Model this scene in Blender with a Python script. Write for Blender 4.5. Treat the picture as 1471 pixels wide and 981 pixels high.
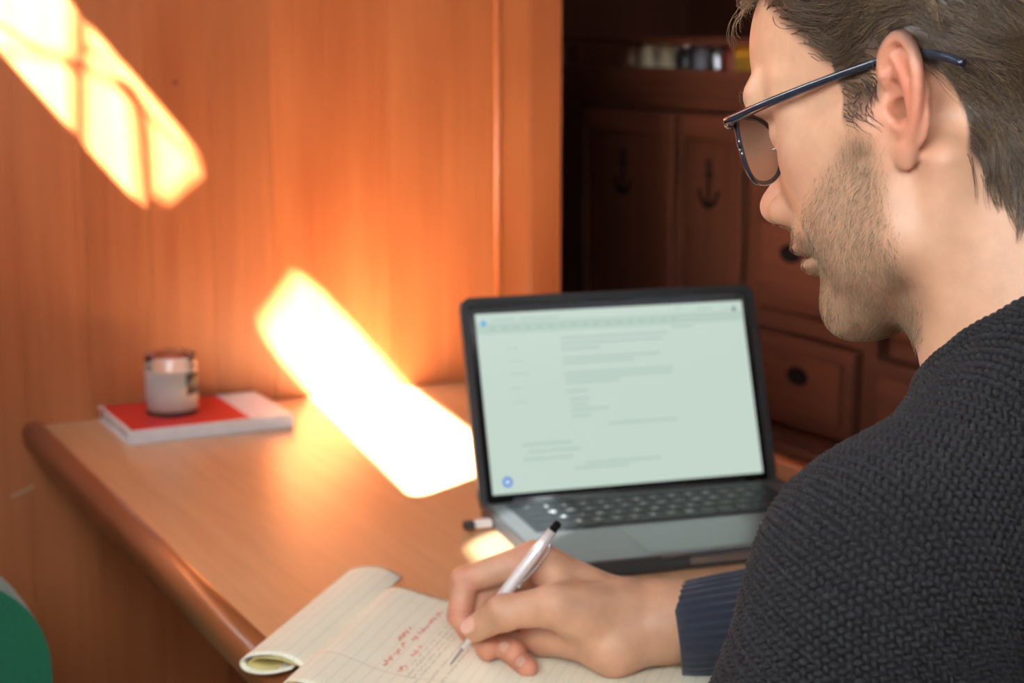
import bpy, bmesh, math, random
import numpy as np
from mathutils import Vector, Matrix
from mathutils.geometry import tessellate_polygon

random.seed(7); rng = np.random.default_rng(7)
for o in list(bpy.data.objects): bpy.data.objects.remove(o)
scene = bpy.context.scene
COL = scene.collection

# ------------------------------------------------------------------ camera
CAM = Vector((0, 0, 1.225)); YAW = math.radians(27); PITCH = math.radians(10.4)
cam_data = bpy.data.cameras.new('camera'); cam = bpy.data.objects.new('camera', cam_data); COL.objects.link(cam)
cam.location = CAM; cam.rotation_euler = (math.pi/2-PITCH, 0, -YAW)
cam_data.sensor_width = 36; cam_data.lens = 2450/1471*36; cam_data.clip_start = 0.02
cam_data.dof.use_dof = True; cam_data.dof.focus_distance = 0.94; cam_data.dof.aperture_fstop = 9.0
scene.camera = cam

# ------------------------------------------------------------------ light
world = bpy.data.worlds.new('world'); scene.world = world; world.use_nodes = True
bg = world.node_tree.nodes['Background']; bg.inputs[0].default_value = (0.86, 0.95, 1.0, 1); bg.inputs[1].default_value = 16.0
SUN_DIR = Vector((0.640, 0.354, -0.682)).normalized()
sun_data = bpy.data.lights.new('sun', 'SUN'); sun = bpy.data.objects.new('sun', sun_data); COL.objects.link(sun)
sun.rotation_euler = SUN_DIR.to_track_quat('-Z', 'Y').to_euler(); sun.location = (-3, -1, 4)
sun_data.energy = 145; sun_data.angle = math.radians(0.7); sun_data.color = (1.0, 0.95, 0.88)
vs = scene.view_settings
vs.view_transform = 'Standard'; vs.look = 'None'; vs.exposure = 0.45; vs.gamma = 1.0; vs.use_curve_mapping = False

# ------------------------------------------------------------------ materials
def new_mat(name):
    m = bpy.data.materials.new(name); m.use_nodes = True
    return m, m.node_tree, m.node_tree.nodes['Principled BSDF']
def node(nt, kind, ins=None, **props):
    n = nt.nodes.new(kind)
    for k, v in props.items(): setattr(n, k, v)
    for k, v in (ins or {}).items():
        if isinstance(v, bpy.types.NodeSocket): nt.links.new(v, n.inputs[k])
        else: n.inputs[k].default_value = v
    return n
def ramp(nt, fac, stops):
    r = nt.nodes.new('ShaderNodeValToRGB'); e = r.color_ramp.elements
    while len(e) < len(stops): e.new(0.5)
    for el, (p, c) in zip(e, stops): el.position = p; el.color = (*c, 1)
    nt.links.new(fac, r.inputs[0]); return r.outputs[0]
def rgb(h, k=1.0):
    return tuple(k*((c/255/12.92) if c/255 <= .04045 else ((c/255+.055)/1.055)**2.4) for c in h)
def plain(name, col, rough=0.5, noise=0.06, nscale=60, bump=0.0, **kw):
    m, nt, b = new_mat(name)
    tc = node(nt, 'ShaderNodeTexCoord'); nz = node(nt, 'ShaderNodeTexNoise', {'Vector': tc.outputs['Object'], 'Scale': nscale, 'Detail': 4.0})
    lo = tuple(c*(1-noise) for c in col); hi = tuple(min(1, c*(1+noise)) for c in col)
    nt.links.new(ramp(nt, nz.outputs[0], [(.3, lo), (.7, hi)]), b.inputs['Base Color'])
    b.inputs['Roughness'].default_value = rough
    if bump:
        bp = node(nt, 'ShaderNodeBump', {'Height': nz.outputs[0], 'Strength': bump, 'Distance': .001}); nt.links.new(bp.outputs[0], b.inputs['Normal'])
    for k, v in kw.items(): b.inputs[k.replace('_', ' ')].default_value = v
    return m
def wood(name, dark, light, grain=(45, 45, 2.2), rough=0.35, spec=.5, coat=0.25, vary=0.22, streak=0.55, coat_rough=.25):
    m, nt, b = new_mat(name)
    tc = node(nt, 'ShaderNodeTexCoord'); oi = node(nt, 'ShaderNodeObjectInfo')
    off = node(nt, 'ShaderNodeVectorMath', {0: oi.outputs['Random'], 1: (17.3, 31.7, 23.1)}, operation='MULTIPLY')
    add = node(nt, 'ShaderNodeVectorMath', {0: tc.outputs['Object'], 1: off.outputs[0]}, operation='ADD')
    mp = node(nt, 'ShaderNodeMapping', {'Vector': add.outputs[0], 'Scale': grain})
    n1 = node(nt, 'ShaderNodeTexNoise', {'Vector': mp.outputs[0], 'Scale': 1.0, 'Detail': 6.0, 'Roughness': .62, 'Distortion': .6})
    mp2 = node(nt, 'ShaderNodeMapping', {'Vector': add.outputs[0], 'Scale': tuple(g*5 if g > 10 else g*3 for g in grain)})
    n2 = node(nt, 'ShaderNodeTexNoise', {'Vector': mp2.outputs[0], 'Scale': 1.0, 'Detail': 5.0, 'Roughness': .7})
    mp3 = node(nt, 'ShaderNodeMapping', {'Vector': add.outputs[0], 'Scale': tuple(4.5 if g > 10 else 2.5 for g in grain)})
    n3 = node(nt, 'ShaderNodeTexNoise', {'Vector': mp3.outputs[0], 'Scale': 1.0, 'Detail': 2.0})
    mx = node(nt, 'ShaderNodeMix', {'Factor': .35, 2: n1.outputs[0], 3: n2.outputs[0]}, data_type='FLOAT')
    mx2 = node(nt, 'ShaderNodeMix', {'Factor': 1-streak, 2: mx.outputs[0], 3: n3.outputs[0]}, data_type='FLOAT')
    mid = tuple((a+c)/2 for a, c in zip(dark, light))
    col = ramp(nt, mx2.outputs[0], [(.30, dark), (.5, mid), (.70, light)])
    mr = node(nt, 'ShaderNodeMapRange', {'Value': oi.outputs['Random'], 'To Min': 1-vary, 'To Max': 1+vary})
    hsv = node(nt, 'ShaderNodeHueSaturation', {'Value': mr.outputs[0], 'Color': col})
    nt.links.new(hsv.outputs[0], b.inputs['Base Color'])
    rr = node(nt, 'ShaderNodeMapRange', {'Value': n3.outputs[0], 'To Min': rough-.08, 'To Max': rough+.12}); nt.links.new(rr.outputs[0], b.inputs['Roughness'])
    b.inputs['Specular IOR Level'].default_value = spec; b.inputs['Coat Weight'].default_value = coat; b.inputs['Coat Roughness'].default_value = coat_rough
    bp = node(nt, 'ShaderNodeBump', {'Height': n1.outputs[0], 'Strength': .12, 'Distance': .0015}); nt.links.new(bp.outputs[0], b.inputs['Normal'])
    return m
M = {}
M['plank'] = wood('plank_wood', rgb((158, 82, 42)), rgb((204, 126, 76)), vary=.14, rough=.38, coat=.3, coat_rough=.3)
M['table'] = wood('table_wood', rgb((174, 132, 94)), rgb((216, 174, 130)), grain=(60, 3.0, 60), vary=0, rough=.36, coat=.35, coat_rough=.22)
M['rim'] = wood('rim_wood', rgb((120, 66, 36)), rgb((178, 110, 66)), grain=(60, 3.0, 60), vary=0, rough=.32, coat=.5)
M['cabinet'] = wood('cabinet_wood', rgb((58, 30, 20)), rgb((104, 58, 40)), grain=(40, 40, 2.4), vary=.12, rough=.62, coat=.0, spec=.3)  # tones much darker than the planks
M['cabinet_h'] = wood('cabinet_wood_horizontal', rgb((60, 31, 21)), rgb((108, 60, 42)), grain=(40, 2.4, 40), vary=.12, rough=.62, coat=.0, spec=.3)
M['floor'] = wood('floor_wood', rgb((88, 48, 28)), rgb((130, 80, 50)), grain=(30, 2, 30), vary=.15)
M['sole'] = wood('sole_wood', rgb((44, 24, 15)), rgb((72, 42, 27)), grain=(30, 2, 30), vary=.1)
M['cream'] = plain('cream_paint', rgb((222, 214, 198)), .6)
M['white_panel'] = plain('ceiling_panel', rgb((205, 190, 165)), .6)
M['ink'] = plain('black_inlay', (.012, .010, .010), .95, Specular_IOR_Level=.05)
M['steel'] = plain('steel', (.6, .6, .6), .25, Metallic=1.0)

# ------------------------------------------------------------------ mesh helpers
def link(o, parent=None):
    COL.objects.link(o)
    if parent is not None: o.parent = parent
    return o
def tag(o, label=None, cat=None, group=None, kind=None):
    for k, v in (('label', label), ('category', cat), ('group', group), ('kind', kind)):
        if v: o[k] = v
    return o
def empty(name, loc=(0, 0, 0), rz=0.0):
    o = bpy.data.objects.new(name, None); o.empty_display_size = .02; o.location = loc; o.rotation_euler = (0, 0, rz); return link(o)
def obj(name, me, mat, parent=None, loc=None, rot=None):
    o = bpy.data.objects.new(name, me)
    if mat is not None and not me.materials: me.materials.append(mat)
    if loc is not None: o.location = loc
    if rot is not None: o.rotation_euler = rot
    return link(o, parent)
def mesh(name, v, f, smooth=False):
    me = bpy.data.meshes.new(name); me.from_pydata([tuple(map(float, p)) for p in v], [], [tuple(map(int, q)) for q in f]); me.update()
    if smooth: me.polygons.foreach_set('use_smooth', [True]*len(me.polygons))
    return me
def from_bm(name, bm, smooth=False):
    me = bpy.data.meshes.new(name); bm.to_mesh(me); bm.free()
    if smooth: me.polygons.foreach_set('use_smooth', [True]*len(me.polygons))
    return me
def box_me(name, a, b, bev=0.0, seg=2):
    bm = bmesh.new(); bmesh.ops.create_cube(bm, size=1)
    for v in bm.verts:
        v.co = Vector([(a[i]+b[i])/2 + v.co[i]*(b[i]-a[i]) for i in range(3)])
    if bev: bmesh.ops.bevel(bm, geom=bm.edges[:], offset=bev, segments=seg, affect='EDGES', profile=.5)
    return from_bm(name, bm)
def box(name, a, b, mat, parent=None, bev=0.0, seg=2, **kw):
    return obj(name, box_me(name, a, b, bev, seg), mat, parent, **kw)
def lathe_me(name, prof, n=32, caps=True):
    v, f = [], []
    for r, z in prof:
        for k in range(n):
            a = 2*math.pi*k/n; v.append((r*math.cos(a), r*math.sin(a), z))
    for i in range(len(prof)-1):
        for k in range(n):
            f.append((i*n+k, i*n+(k+1) % n, (i+1)*n+(k+1) % n, (i+1)*n+k))
    if caps: f.append(tuple(range(n))[::-1]); f.append(tuple((len(prof)-1)*n+k for k in range(n)))
    return mesh(name, v, f, True)
def tube_data(pts, rad, n=8, base=0, flat=None):
    """tube round a polyline; rad scalar or list; flat=(dir, k) squashes along dir"""
    pts = [Vector(p) for p in pts]; v, f = [], []
    up = Vector((0, 0, 1))
    prev = None
    for i, p in enumerate(pts):
        t = (pts[min(i+1, len(pts)-1)]-pts[max(i-1, 0)]).normalized()
        if prev is None:
            a = up.cross(t)
            if a.length < 1e-3: a = Vector((1, 0, 0)).cross(t)
        else: a = prev - t*prev.dot(t)
        a.normalize(); prev = a; b = t.cross(a)
        r = rad[i] if isinstance(rad, (list, tuple)) else rad
        for k in range(n):
            an = 2*math.pi*k/n; q = (a*math.cos(an)+b*math.sin(an))*r
            if flat: d = Vector(flat[0]); q = q - d*q.dot(d)*(1-flat[1])
            v.append(p+q)
    m = len(pts)
    for i in range(m-1):
        for k in range(n):
            f.append((base+i*n+k, base+i*n+(k+1) % n, base+(i+1)*n+(k+1) % n, base+(i+1)*n+k))
    f.append(tuple(base+k for k in range(n))[::-1]); f.append(tuple(base+(m-1)*n+k for k in range(n)))
    return v, f
def tube(name, pts, rad, mat, parent=None, n=10, flat=None, **kw):
    v, f = tube_data(pts, rad, n, 0, flat); return obj(name, mesh(name, v, f, True), mat, parent, **kw)
def merge(parts):
    V, F = [], []
    for v, f in parts:
        b = len(V); V += list(v); F += [tuple(b+i for i in q) for q in f]
    return V, F
def smooth_pts(pts, n=8):
    """Catmull-Rom through the points"""
    P = [np.array(p, float) for p in pts]; P = [2*P[0]-P[1]]+P+[2*P[-1]-P[-2]]; out = []
    for i in range(1, len(P)-2):
        for k in range(n):
            t = k/n; a, b, c, d = P[i-1:i+3]
            out.append(.5*(2*b+(c-a)*t+(2*a-5*b+4*c-d)*t*t+(3*b-a-3*c+d)*t**3))
    out.append(P[-2]); return out
def plate(name, outer, holes, th, mat, parent=None, frame=None, **kw):
    """flat plate with holes; outlines are (a,b) pairs; frame(a,b,t) -> xyz"""
    frame = frame or (lambda a, b, t: (a, t, b))
    loops = [outer]+holes; flat = [p for L in loops for p in L]
    tris = tessellate_polygon([[Vector((p[0], p[1], 0)) for p in L] for L in loops]); n = len(flat)
    v = [frame(p[0], p[1], 0) for p in flat]+[frame(p[0], p[1], th) for p in flat]
    f = [tuple(t) for t in tris]+[tuple(n+i for i in t)[::-1] for t in tris]; s = 0
    for L in loops:
        m = len(L)
        for i in range(m): f.append((s+i, s+(i+1) % m, n+s+(i+1) % m, n+s+i))
        s += m
    me = mesh(name, v, f); bm = bmesh.new(); bm.from_mesh(me); bmesh.ops.recalc_face_normals(bm, faces=bm.faces[:]); bm.to_mesh(me); bm.free()
    return obj(name, me, mat, parent, **kw)
def rrect(x0, x1, y0, y1, r, n=6):
    P = []
    for cx, cy, a0 in ((x1-r, y1-r, 0), (x0+r, y1-r, 90), (x0+r, y0+r, 180), (x1-r, y0+r, 270)):
        for k in range(n+1):
            a = math.radians(a0+90*k/n); P.append((cx+r*math.cos(a), cy+r*math.sin(a)))
    return P
def prism_me(name, prof, length, axis='x', smooth=False):
    """closed profile of (a,b) extruded 0..length along axis; a,b are the two other axes in order"""
    def pt(a, b, t): return {'x': (t, a, b), 'y': (a, t, b), 'z': (a, b, t)}[axis]
    n = len(prof); v = [pt(a, b, 0) for a, b in prof]+[pt(a, b, length) for a, b in prof]
    f = [(i, (i+1) % n, n+(i+1) % n, n+i) for i in range(n)]
    tr = tessellate_polygon([[Vector((a, b, 0)) for a, b in prof]])
    f += [tuple(t) for t in tr]+[tuple(n+i for i in t)[::-1] for t in tr]
    me = mesh(name, v, f); bm = bmesh.new(); bm.from_mesh(me); bmesh.ops.recalc_face_normals(bm, faces=bm.faces[:]); bm.to_mesh(me); bm.free()
    if smooth:
        me.polygons.foreach_set('use_smooth', [len(p.vertices) == 4 for p in me.polygons])
    return me
# ================================================================== the cabin shell
WY = 2.07
wall = box('wall_back', (-.34, WY+.016, 0), (1.131, WY+.04, 2.02), M['plank']); tag(wall, 'varnished vertical wood plank bulkhead behind the table', 'wall', kind='structure')
pm = box_me('plank', (0, -.016, 0), (.0797, 0, 2.02), .0004, 1)
for i in range(17):
    x = 1.033-.080*(i+1)
    if x < -.34: break
    obj('plank', pm, M['plank'], wall, loc=(x, WY+.0160+random.uniform(-.0004, .0004), 0))
for k, (x0, x1, y) in enumerate(((1.0335, 1.082, WY-.0003), (1.0825, 1.131, WY-.0003))):
    box('post_board', (x0, y, 0), (x1, WY+.0159, 2.02), M['plank'], wall, .001, 1)
tube('corner_bead', [(1.033, WY+.001, .76), (1.033, WY+.001, 2.02)], .005, M['plank'], wall)
# small knots and an old scuff on the boards
for (x, z, r) in ((.592, 1.160, .0032), (.87, 1.31, .003)):
    obj('knot', lathe_me('knot', [(0.0005, .0006), (r, 0)], 14), plain('knot', rgb((108, 56, 30)), .5), wall, loc=(x, WY-.0003, z), rot=(math.pi/2, 0, 0))
box('scuff_mark', (-.015, -.0006, -.002), (.015, 0, .002), plain('scuff', rgb((196, 158, 128)), .6), wall, loc=(.3825, WY-.0010, .6685), rot=(0, -.36, 0))

fl = box('floor', (-1.0, -1.2, -.03), (1.9, 2.7, 0), M['sole']); tag(fl, 'dark wooden cabin sole under the table', 'floor', kind='structure')
# left cabin side with three rounded windows; it runs a little askew, as boat sides do
RV = Vector((.17, .985, 0)).normalized(); P0 = Vector((-.25, 1.0, 0)); NV = Vector((RV.y, -RV.x, 0))
WIN = [[(.703, 1.722), (1.02, 1.735), (1.02, 1.898), (.652, 1.885)], [(.045, 1.733), (.622, 1.722), (.578, 1.885), (.045, 1.900)], [(-.24, 1.735), (-.125, 1.735), (-.130, 1.890), (-.24, 1.890)]]
def rpoly(P, r, n=6):
    out = []
    for i, p in enumerate(P):
        p = Vector(p); a = (Vector(P[i-1])-p).normalized(); b = (Vector(P[(i+1) % len(P)])-p).normalized()
        p0 = p+a*r; p1 = p+b*r
        for k in range(n+1):
            t = k/n; q = p0*(1-t)**2+p*2*t*(1-t)+p1*t*t; out.append((q.x, q.y))
    return out
def grow(P, g):
    c = sum((Vector(p) for p in P), Vector((0, 0)))/len(P)
    return [(x+(g if x > c.x else -g), z+(g if z > c.y else -g)) for x, z in P]
def side(r, z, t): return tuple(P0+RV*r+NV*(-t)+Vector((0, 0, z)))
holes = [rpoly(w, .03) for w in WIN]+[rrect(-1.35, -.52, 1.27, 1.60, .06)]  # last hole: unseen opening added to light the man from the left
wl = plate('wall_left', [(-2.1, 0), (1.085, 0), (1.085, 2.02), (-2.1, 2.02)], holes, .005, M['rim'], frame=side)
tag(wl, 'varnished cabin side with a row of rounded windows', 'wall', kind='structure')
for i, w in enumerate(WIN):
    fr = plate('window_%d' % (i+1), rpoly(grow(w, .018), .045), [rpoly(w, .03)], -.003, M['steel'], frame=side)
    tag(fr, 'steel rimmed cabin window with rounded corners, %s from the plank wall' % ('first', 'second', 'third')[i], 'window', kind='structure')
ADDED_HATCH = (-.12, .42, .30, .90)  # unseen ceiling hatch, added as a soft light over the man
def topc(r): p = P0+RV*r-NV*.03; return (p.x, p.y)
ce = plate('ceiling', [topc(-1.5), topc(1.085), (-.08, 2.68), (1.76, 2.68), (1.76, -.5)], [rrect(*ADDED_HATCH, .05)], .03, M['floor'], frame=lambda a, b, t: (a, b, 2.0201+t))
tag(ce, 'varnished wooden cabin ceiling above the table', 'ceiling', kind='structure')
m, nt, bs = new_mat('frosted_acrylic'); tl = node(nt, 'ShaderNodeBsdfTranslucent', {'Color': (.90, .93, .92, 1)}); nt.links.new(tl.outputs[0], nt.nodes['Material Output'].inputs[0]); M['frosted'] = m
ht = plate('window_4', rrect(ADDED_HATCH[0]-.03, ADDED_HATCH[1]+.03, ADDED_HATCH[2]-.03, ADDED_HATCH[3]+.03, .06), [rrect(*ADDED_HATCH, .05)], .012, M['steel'], frame=lambda a, b, t: (a, b, 2.0505+t))
tag(ht, 'square deck hatch with a frosted pane in the cabin ceiling', 'window', kind='structure')
plate('hatch_pane', rrect(ADDED_HATCH[0]-.02, ADDED_HATCH[1]+.02, ADDED_HATCH[2]-.02, ADDED_HATCH[3]+.02, .05), [], 0.0, M['frosted'], ht, frame=lambda a, b, t: (a, b, 2.0630+t))
wa = box('wall_aft', (.05, -.55, 0), (1.70, -.51, 2.02), M['cabinet']); box('lower_panel', (-.62, -.55, 0), (.0495, -.51, 1.5), M['cabinet'], wa)  # unseen bulkhead and low panel, added to block light from behind
tag(wa, 'dark wooden aft bulkhead beside the open companionway', 'wall', kind='structure')
m, nt, bs = new_mat('tinted_pane'); tr_ = node(nt, 'ShaderNodeBsdfTransparent', {'Color': (.36, .38, .39, 1)}); gl_ = node(nt, 'ShaderNodeBsdfGlossy', {'Roughness': .03}); mx_ = node(nt, 'ShaderNodeMixShader', {0: .05, 1: tr_.outputs[0], 2: gl_.outputs[0]}); nt.links.new(mx_.outputs[0], nt.nodes['Material Output'].inputs[0])
plate('window_pane', rpoly(grow(WIN[2], .004), .03), [], 0.0, m, bpy.data.objects['window_3'], frame=lambda r, z, t: side(r, z, .0056))  # added pane that weakens the sun through the third window
# rails and wires of the deck outside, whose shadows fall through the first window
def back(p):
    p = Vector(p); t = ((p-P0).dot(NV)+.12)/SUN_DIR.dot(NV); return p-SUN_DIR*t
gr = empty('guard_rail', back((.475, WY, 1.10))); gl = Vector(gr.location)
tag(gr, 'steel guard rail with wires outside the cabin window', 'rail')
def ext(name, pts, r): tube(name, [back(p)-gl for p in pts], r, M['steel'], gr)
ext('stanchion', [(.484, WY, 1.32), (.478, WY, 1.2), (.470, WY, 1.06), (.467, WY, .9)], .0055)
ext('stanchion', smooth_pts([(.522, WY, 1.158), (.535, WY, 1.153), (.545, WY, 1.13), (.551, WY, 1.08), (.556, WY, .9)], 5), .0065)
ext('hand_rail', smooth_pts([(.36, WY, 1.245), (.44, WY, 1.195), (.53, WY, 1.15), (.58, WY, 1.096), (.635, WY, 1.045), (.70, WY, .98)], 5), .0025)
ext('wire', [(.30, WY, 1.2015), (.40, WY, 1.197), (.62, WY, 1.184)], .0018)

wr = box('wall_right', (1.70, -1.2, 0), (1.76, 2.7, 2.02), M['cabinet']); tag(wr, 'dark wooden hull side behind the galley cabinet', 'wall', kind='structure')
wn = box('wall_nook', (1.09, 2.1105, 0), (1.1308, 2.6395, 2.02), M['cabinet']); tag(wn, 'dark wooden partition behind the plank bulkhead', 'wall', kind='structure')  # unseen partition added to keep outside light off the cabinet doors
wg = box('wall_far', (1.06, 2.64, 0), (1.70, 2.68, 2.02), M['cabinet']); tag(wg, 'dark wooden bulkhead at the far end of the galley', 'wall', kind='structure')

# ================================================================== galley cabinet, its face is the plane x = 1.40
XC = 1.40
cab = empty('galley_cabinet', (1.52, 2.0, 0)); tag(cab, 'dark mahogany galley cabinet with anchor doors, drawers and a railed shelf', 'cabinet')
cl = Vector(cab.location)
def cb(name, y0, y1, z0, z1, x0, x1, mat=None, parent=None, bev=.002):
    p = parent or cab; off = cl if p is cab else Vector((0, 0, 0))
    if p is not cab:   # sub-part: positions relative to the part's own origin (parts sit at cabinet origin)
        off = cl
    return box(name, (x0-off.x, y0-off.y, z0-off.z), (x1-off.x, y1-off.y, z1-off.z), mat or M['cabinet'], p, bev)
Y0, Y1 = 1.30, 2.60
cb('body', Y0, Y1, 0, 1.128, XC+.02, 1.695)
cb('counter', Y0, Y1, 1.128, 1.1435, XC-.004, 1.695, M['cabinet_h'])
cb('base_moulding', Y0, Y1, .628, .655, XC-.012, XC+.02, M['cabinet_h'], bev=.006)
cb('kick_board', Y0, Y1, .0, .627, XC+.004, XC+.02)
for y0, y1 in ((2.492, 2.60), (1.976, 2.004), (1.712, 1.740), (1.30, 1.33)): cb('stile', y0, y1, .655, 1.128, XC, XC+.02)
cb('top_rail', 2.004, 2.492, 1.104, 1.128, XC, XC+.02, M['cabinet_h'])
cb('top_rail', 1.33, 1.976, 1.104, 1.128, XC, XC+.02, M['cabinet_h'])
cb('cross_rail', 1.74, 1.976, .811, .838, XC, XC+.02, M['cabinet_h'])
cb('cross_rail', 1.74, 1.976, .985, 1.010, XC, XC+.02, M['cabinet_h'])
cb('shelf_edge', Y0, Y1, 1.1436, 1.166, XC-.006, XC+.010, M['cabinet_h'])
cb('fiddle_rail', Y0, Y1, 1.201, 1.2125, XC-.006, XC+.008, M['cabinet_h'], bev=.004)
for y in (2.56, 2.50, 1.99, 1.73, 1.33): cb('rail_post', y-.006, y+.006, 1.166, 1.201, XC-.003, XC+.006)
def anchor(parent, y, z, s):
    """flat dark anchor inlay on the door face"""
    x = XC-.0030-cl.x; o = Vector((x, y-cl.y, z-cl.z)); A = lambda u, w: o+Vector((0, -u*s, w*s))
    ring = [A(.20*math.cos(t), 1.0+.20*math.sin(t)) for t in [2*math.pi*k/14 for k in range(15)]]
    arms = smooth_pts([A(-.82, -.30), A(-.62, -.72), A(-.3, -.95), A(0, -1.02), A(.3, -.95), A(.62, -.72), A(.82, -.30)], 4)
    ps = [tube_data(ring, .075*s, 6), tube_data([A(0, .85), A(0, -1.0)], .13*s, 6), tube_data([A(-.42, .52), A(.42, .52)], .08*s, 6), tube_data(arms, [.10*s+.06*s*math.sin(math.pi*i/24) for i in range(len(arms))], 6)]
    for e in (-1, 1):
        ps.append(tube_data([A(e*1.0, -.42), A(e*.80, -.28), A(e*.62, -.50)], [.02*s, .16*s, .02*s], 6))
    v, f = merge(ps); v = [Vector((x+(p.x-x)*.5, p.y, p.z)) for p in v]
    return obj('anchor', mesh('anchor', v, f, True), M['ink'], parent)
for y0, y1, ya in ((2.192, 2.490, 2.352), (2.006, 2.188, 2.105)):
    d = cb('door', y0, y1, .658, 1.102, XC-.002, XC+.018)
    a, b = y0+.024, y1-.03 if y1 > 2.3 else y1-.024
    # frame strips round a sunk panel
    for s in ((y0, a, .658, 1.102), (b, y1, .658, 1.102)): cb('door_stile', s[0], s[1], s[2], s[3], XC-.014, XC-.002, None, d, .003)
    for s in ((a, b, 1.064, 1.102), (a, b, .658, .70)): cb('door_rail', s[0], s[1], s[2], s[3], XC-.014, XC-.002, M['cabinet_h'], d, .003)
    anchor(d, ya, .998, .030)
def drawer(y0, y1, z0, z1, pulls):
    d = cb('drawer', y0, y1, z0, z1, XC-.012, XC+.018, M['cabinet_h'], None, .005)
    cb('drawer_panel', y0+.02, y1-.02, z0+.02, z1-.02, XC-.0165, XC-.0121, M['cabinet_h'], d, .002)
    for y in pulls:
        zc = (z0+z1)/2+.012
        me = lathe_me('finger_pull', [(.0005, .004), (.010, .003), (.0135, .0045), (.016, .003), (.017, 0)], 20)
        o = obj('finger_pull', me, M['ink'], d, loc=(XC-.0166-cl.x, y-cl.y, zc-cl.z), rot=(0, -math.pi/2, 0)); o.scale = (.75, 1.35, 1)
drawer(1.744, 1.972, .684, .808, (1.857,)); drawer(1.744, 1.972, .841, .982, (1.88,)); drawer(1.744, 1.972, 1.013, 1.101, (1.86,))
drawer(1.334, 1.708, .684, .808, (1.52,)); drawer(1.334, 1.708, .841, 1.101, (1.52,))

# jars and tins behind the rail
def jar(y, r, h, body, lid, label, cat='jar', x=1.445, square=False):
    j = empty('spice_jar', (x, y, 1.1436)); tag(j, label, cat, 'jars and tins on the railed shelf')
    if square: box('body', (-r, -r, 0), (r, r, h), body, j, .002)
    else: obj('body', lathe_me('body', [(r*.9, 0), (r, .002), (r, h*.82), (r*.75, h*.92), (r*.7, h)], 20), body, j)
    if lid: obj('lid', lathe_me('lid', [(r*.78, h), (r*.8, h+.001), (r*.8, h+.010), (r*.7, h+.011)], 20), lid, j)
crm = plain('cream_label', rgb((186, 172, 140)), .5); ylw = plain('yellow_label', rgb((176, 128, 40)), .5); blk = plain('black_lid', (.02, .02, .022), .4); gry = plain('grey_label', rgb((120, 118, 122)), .5)
brn = plain('brown_spice', rgb((92, 54, 30)), .5); slv = plain('tin', (.42, .42, .44), .35, Metallic=1.0); red = plain('rust_label', rgb((130, 52, 30)), .5)
jar(2.405, .019, .055, brn, blk, 'brown spice jar with black lid, nearest the bulkhead on the railed shelf')
jar(2.345, .021, .056, crm, slv, 'cream labelled jar with metal lid beside the brown spice jar')
jar(2.296, .020, .056, crm, blk, 'cream labelled jar with black lid on the railed shelf')
jar(2.245, .018, .052, blk, slv, 'black tin with metal lid on the railed shelf', 'tin')
jar(2.200, .016, .055, gry, blk, 'slim grey labelled jar on the railed shelf')
jar(2.158, .015, .054, slv, blk, 'bare metal tin with black lid on the railed shelf', 'tin')
jar(2.112, .018, .055, red, blk, 'rust coloured jar left of the yellow tin')
jar(2.058, .024, .056, ylw, None, 'square yellow tin on the railed shelf', 'tin', square=True)
jar(1.985, .019, .055, brn, slv, 'brown spice jar with metal lid beside the yellow tin')

# ================================================================== table
TX0, TX1, TY0, TZ = .386, 1.128, .86, .75
tb = empty('table', (.757, 1.465, 0)); tag(tb, 'varnished brown wooden table with raised rounded rim, fixed to the plank wall', 'table')
to = Vector(tb.location)
def tbx(name, a, b, mat, bev=.002): return box(name, [a[i]-to[i] for i in range(3)], [b[i]-to[i] for i in range(3)], mat, tb, bev)
tbx('table_top', (TX0+.022, TY0+.022, TZ-.022), (TX1-.022, WY-.0008, TZ), M['table'], .001)
prof = [(.024, .001), (.022, .0025), (.015, .0038), (.007, .0022), (.001, -.003), (0, -.010), (.002, -.026), (.008, -.034), (.024, -.036)]
me = prism_me('rim', prof, WY-.0008-TY0, 'y', True)
r1 = obj('rim', me, M['rim'], tb, loc=(TX0-to.x, TY0-to.y, TZ-to.z))
r2 = obj('rim', me, M['rim'], tb, loc=(TX1-to.x, WY-.0008-to.y, TZ-to.z), rot=(0, 0, math.pi))
me = prism_me('rim', [(-a, b) for a, b in prof], TX1-TX0-.004, 'x', True)
obj('rim', prism_me('front_rim', prof, TX1-TX0-.03, 'x', True), M['rim'], tb, loc=(TX0+.015-to.x, TY0-to.y, TZ-to.z))
tbx('apron', (TX0+.10, TY0+.25, TZ-.085), (TX1-.10, TY0+.28, TZ-.0225), M['rim'])
obj('pedestal', lathe_me('pedestal', [(.16, 0), (.16, .02), (.06, .045), (.045, .10), (.045, .60), (.09, .70), (.13, .7275)], 28), M['rim'], tb, loc=(.03, .12, 0))

# ------------------------------------------------------------------ green bench back, lower left
gb = empty('bench', (.10, 1.52, 0)); tag(gb, 'green upholstered bench seat against the cabin side', 'bench')
M['green'] = plain('green_fabric', rgb((20, 112, 80)), .85, .12, 300, .4, Sheen_Weight=.3)
gb.location = (.085, 1.56, 0)
obj('backrest', prism_me('backrest', rrect(-.215, .222, .22, .732, .10, 10), .075, 'y'), M['green'], gb, loc=(0, -.0, 0))
box('bench_base', (-.20, -.42, 0), (.205, -.005, .36), M['rim'], gb, .004)
box('bench_base', (-.215, -.004, 0), (.222, .07, .219), M['rim'], gb, .004)
box('seat_cushion', (-.20, -.42, .361), (.21, -.004, .45), M['green'], gb, .022, 4)
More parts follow.
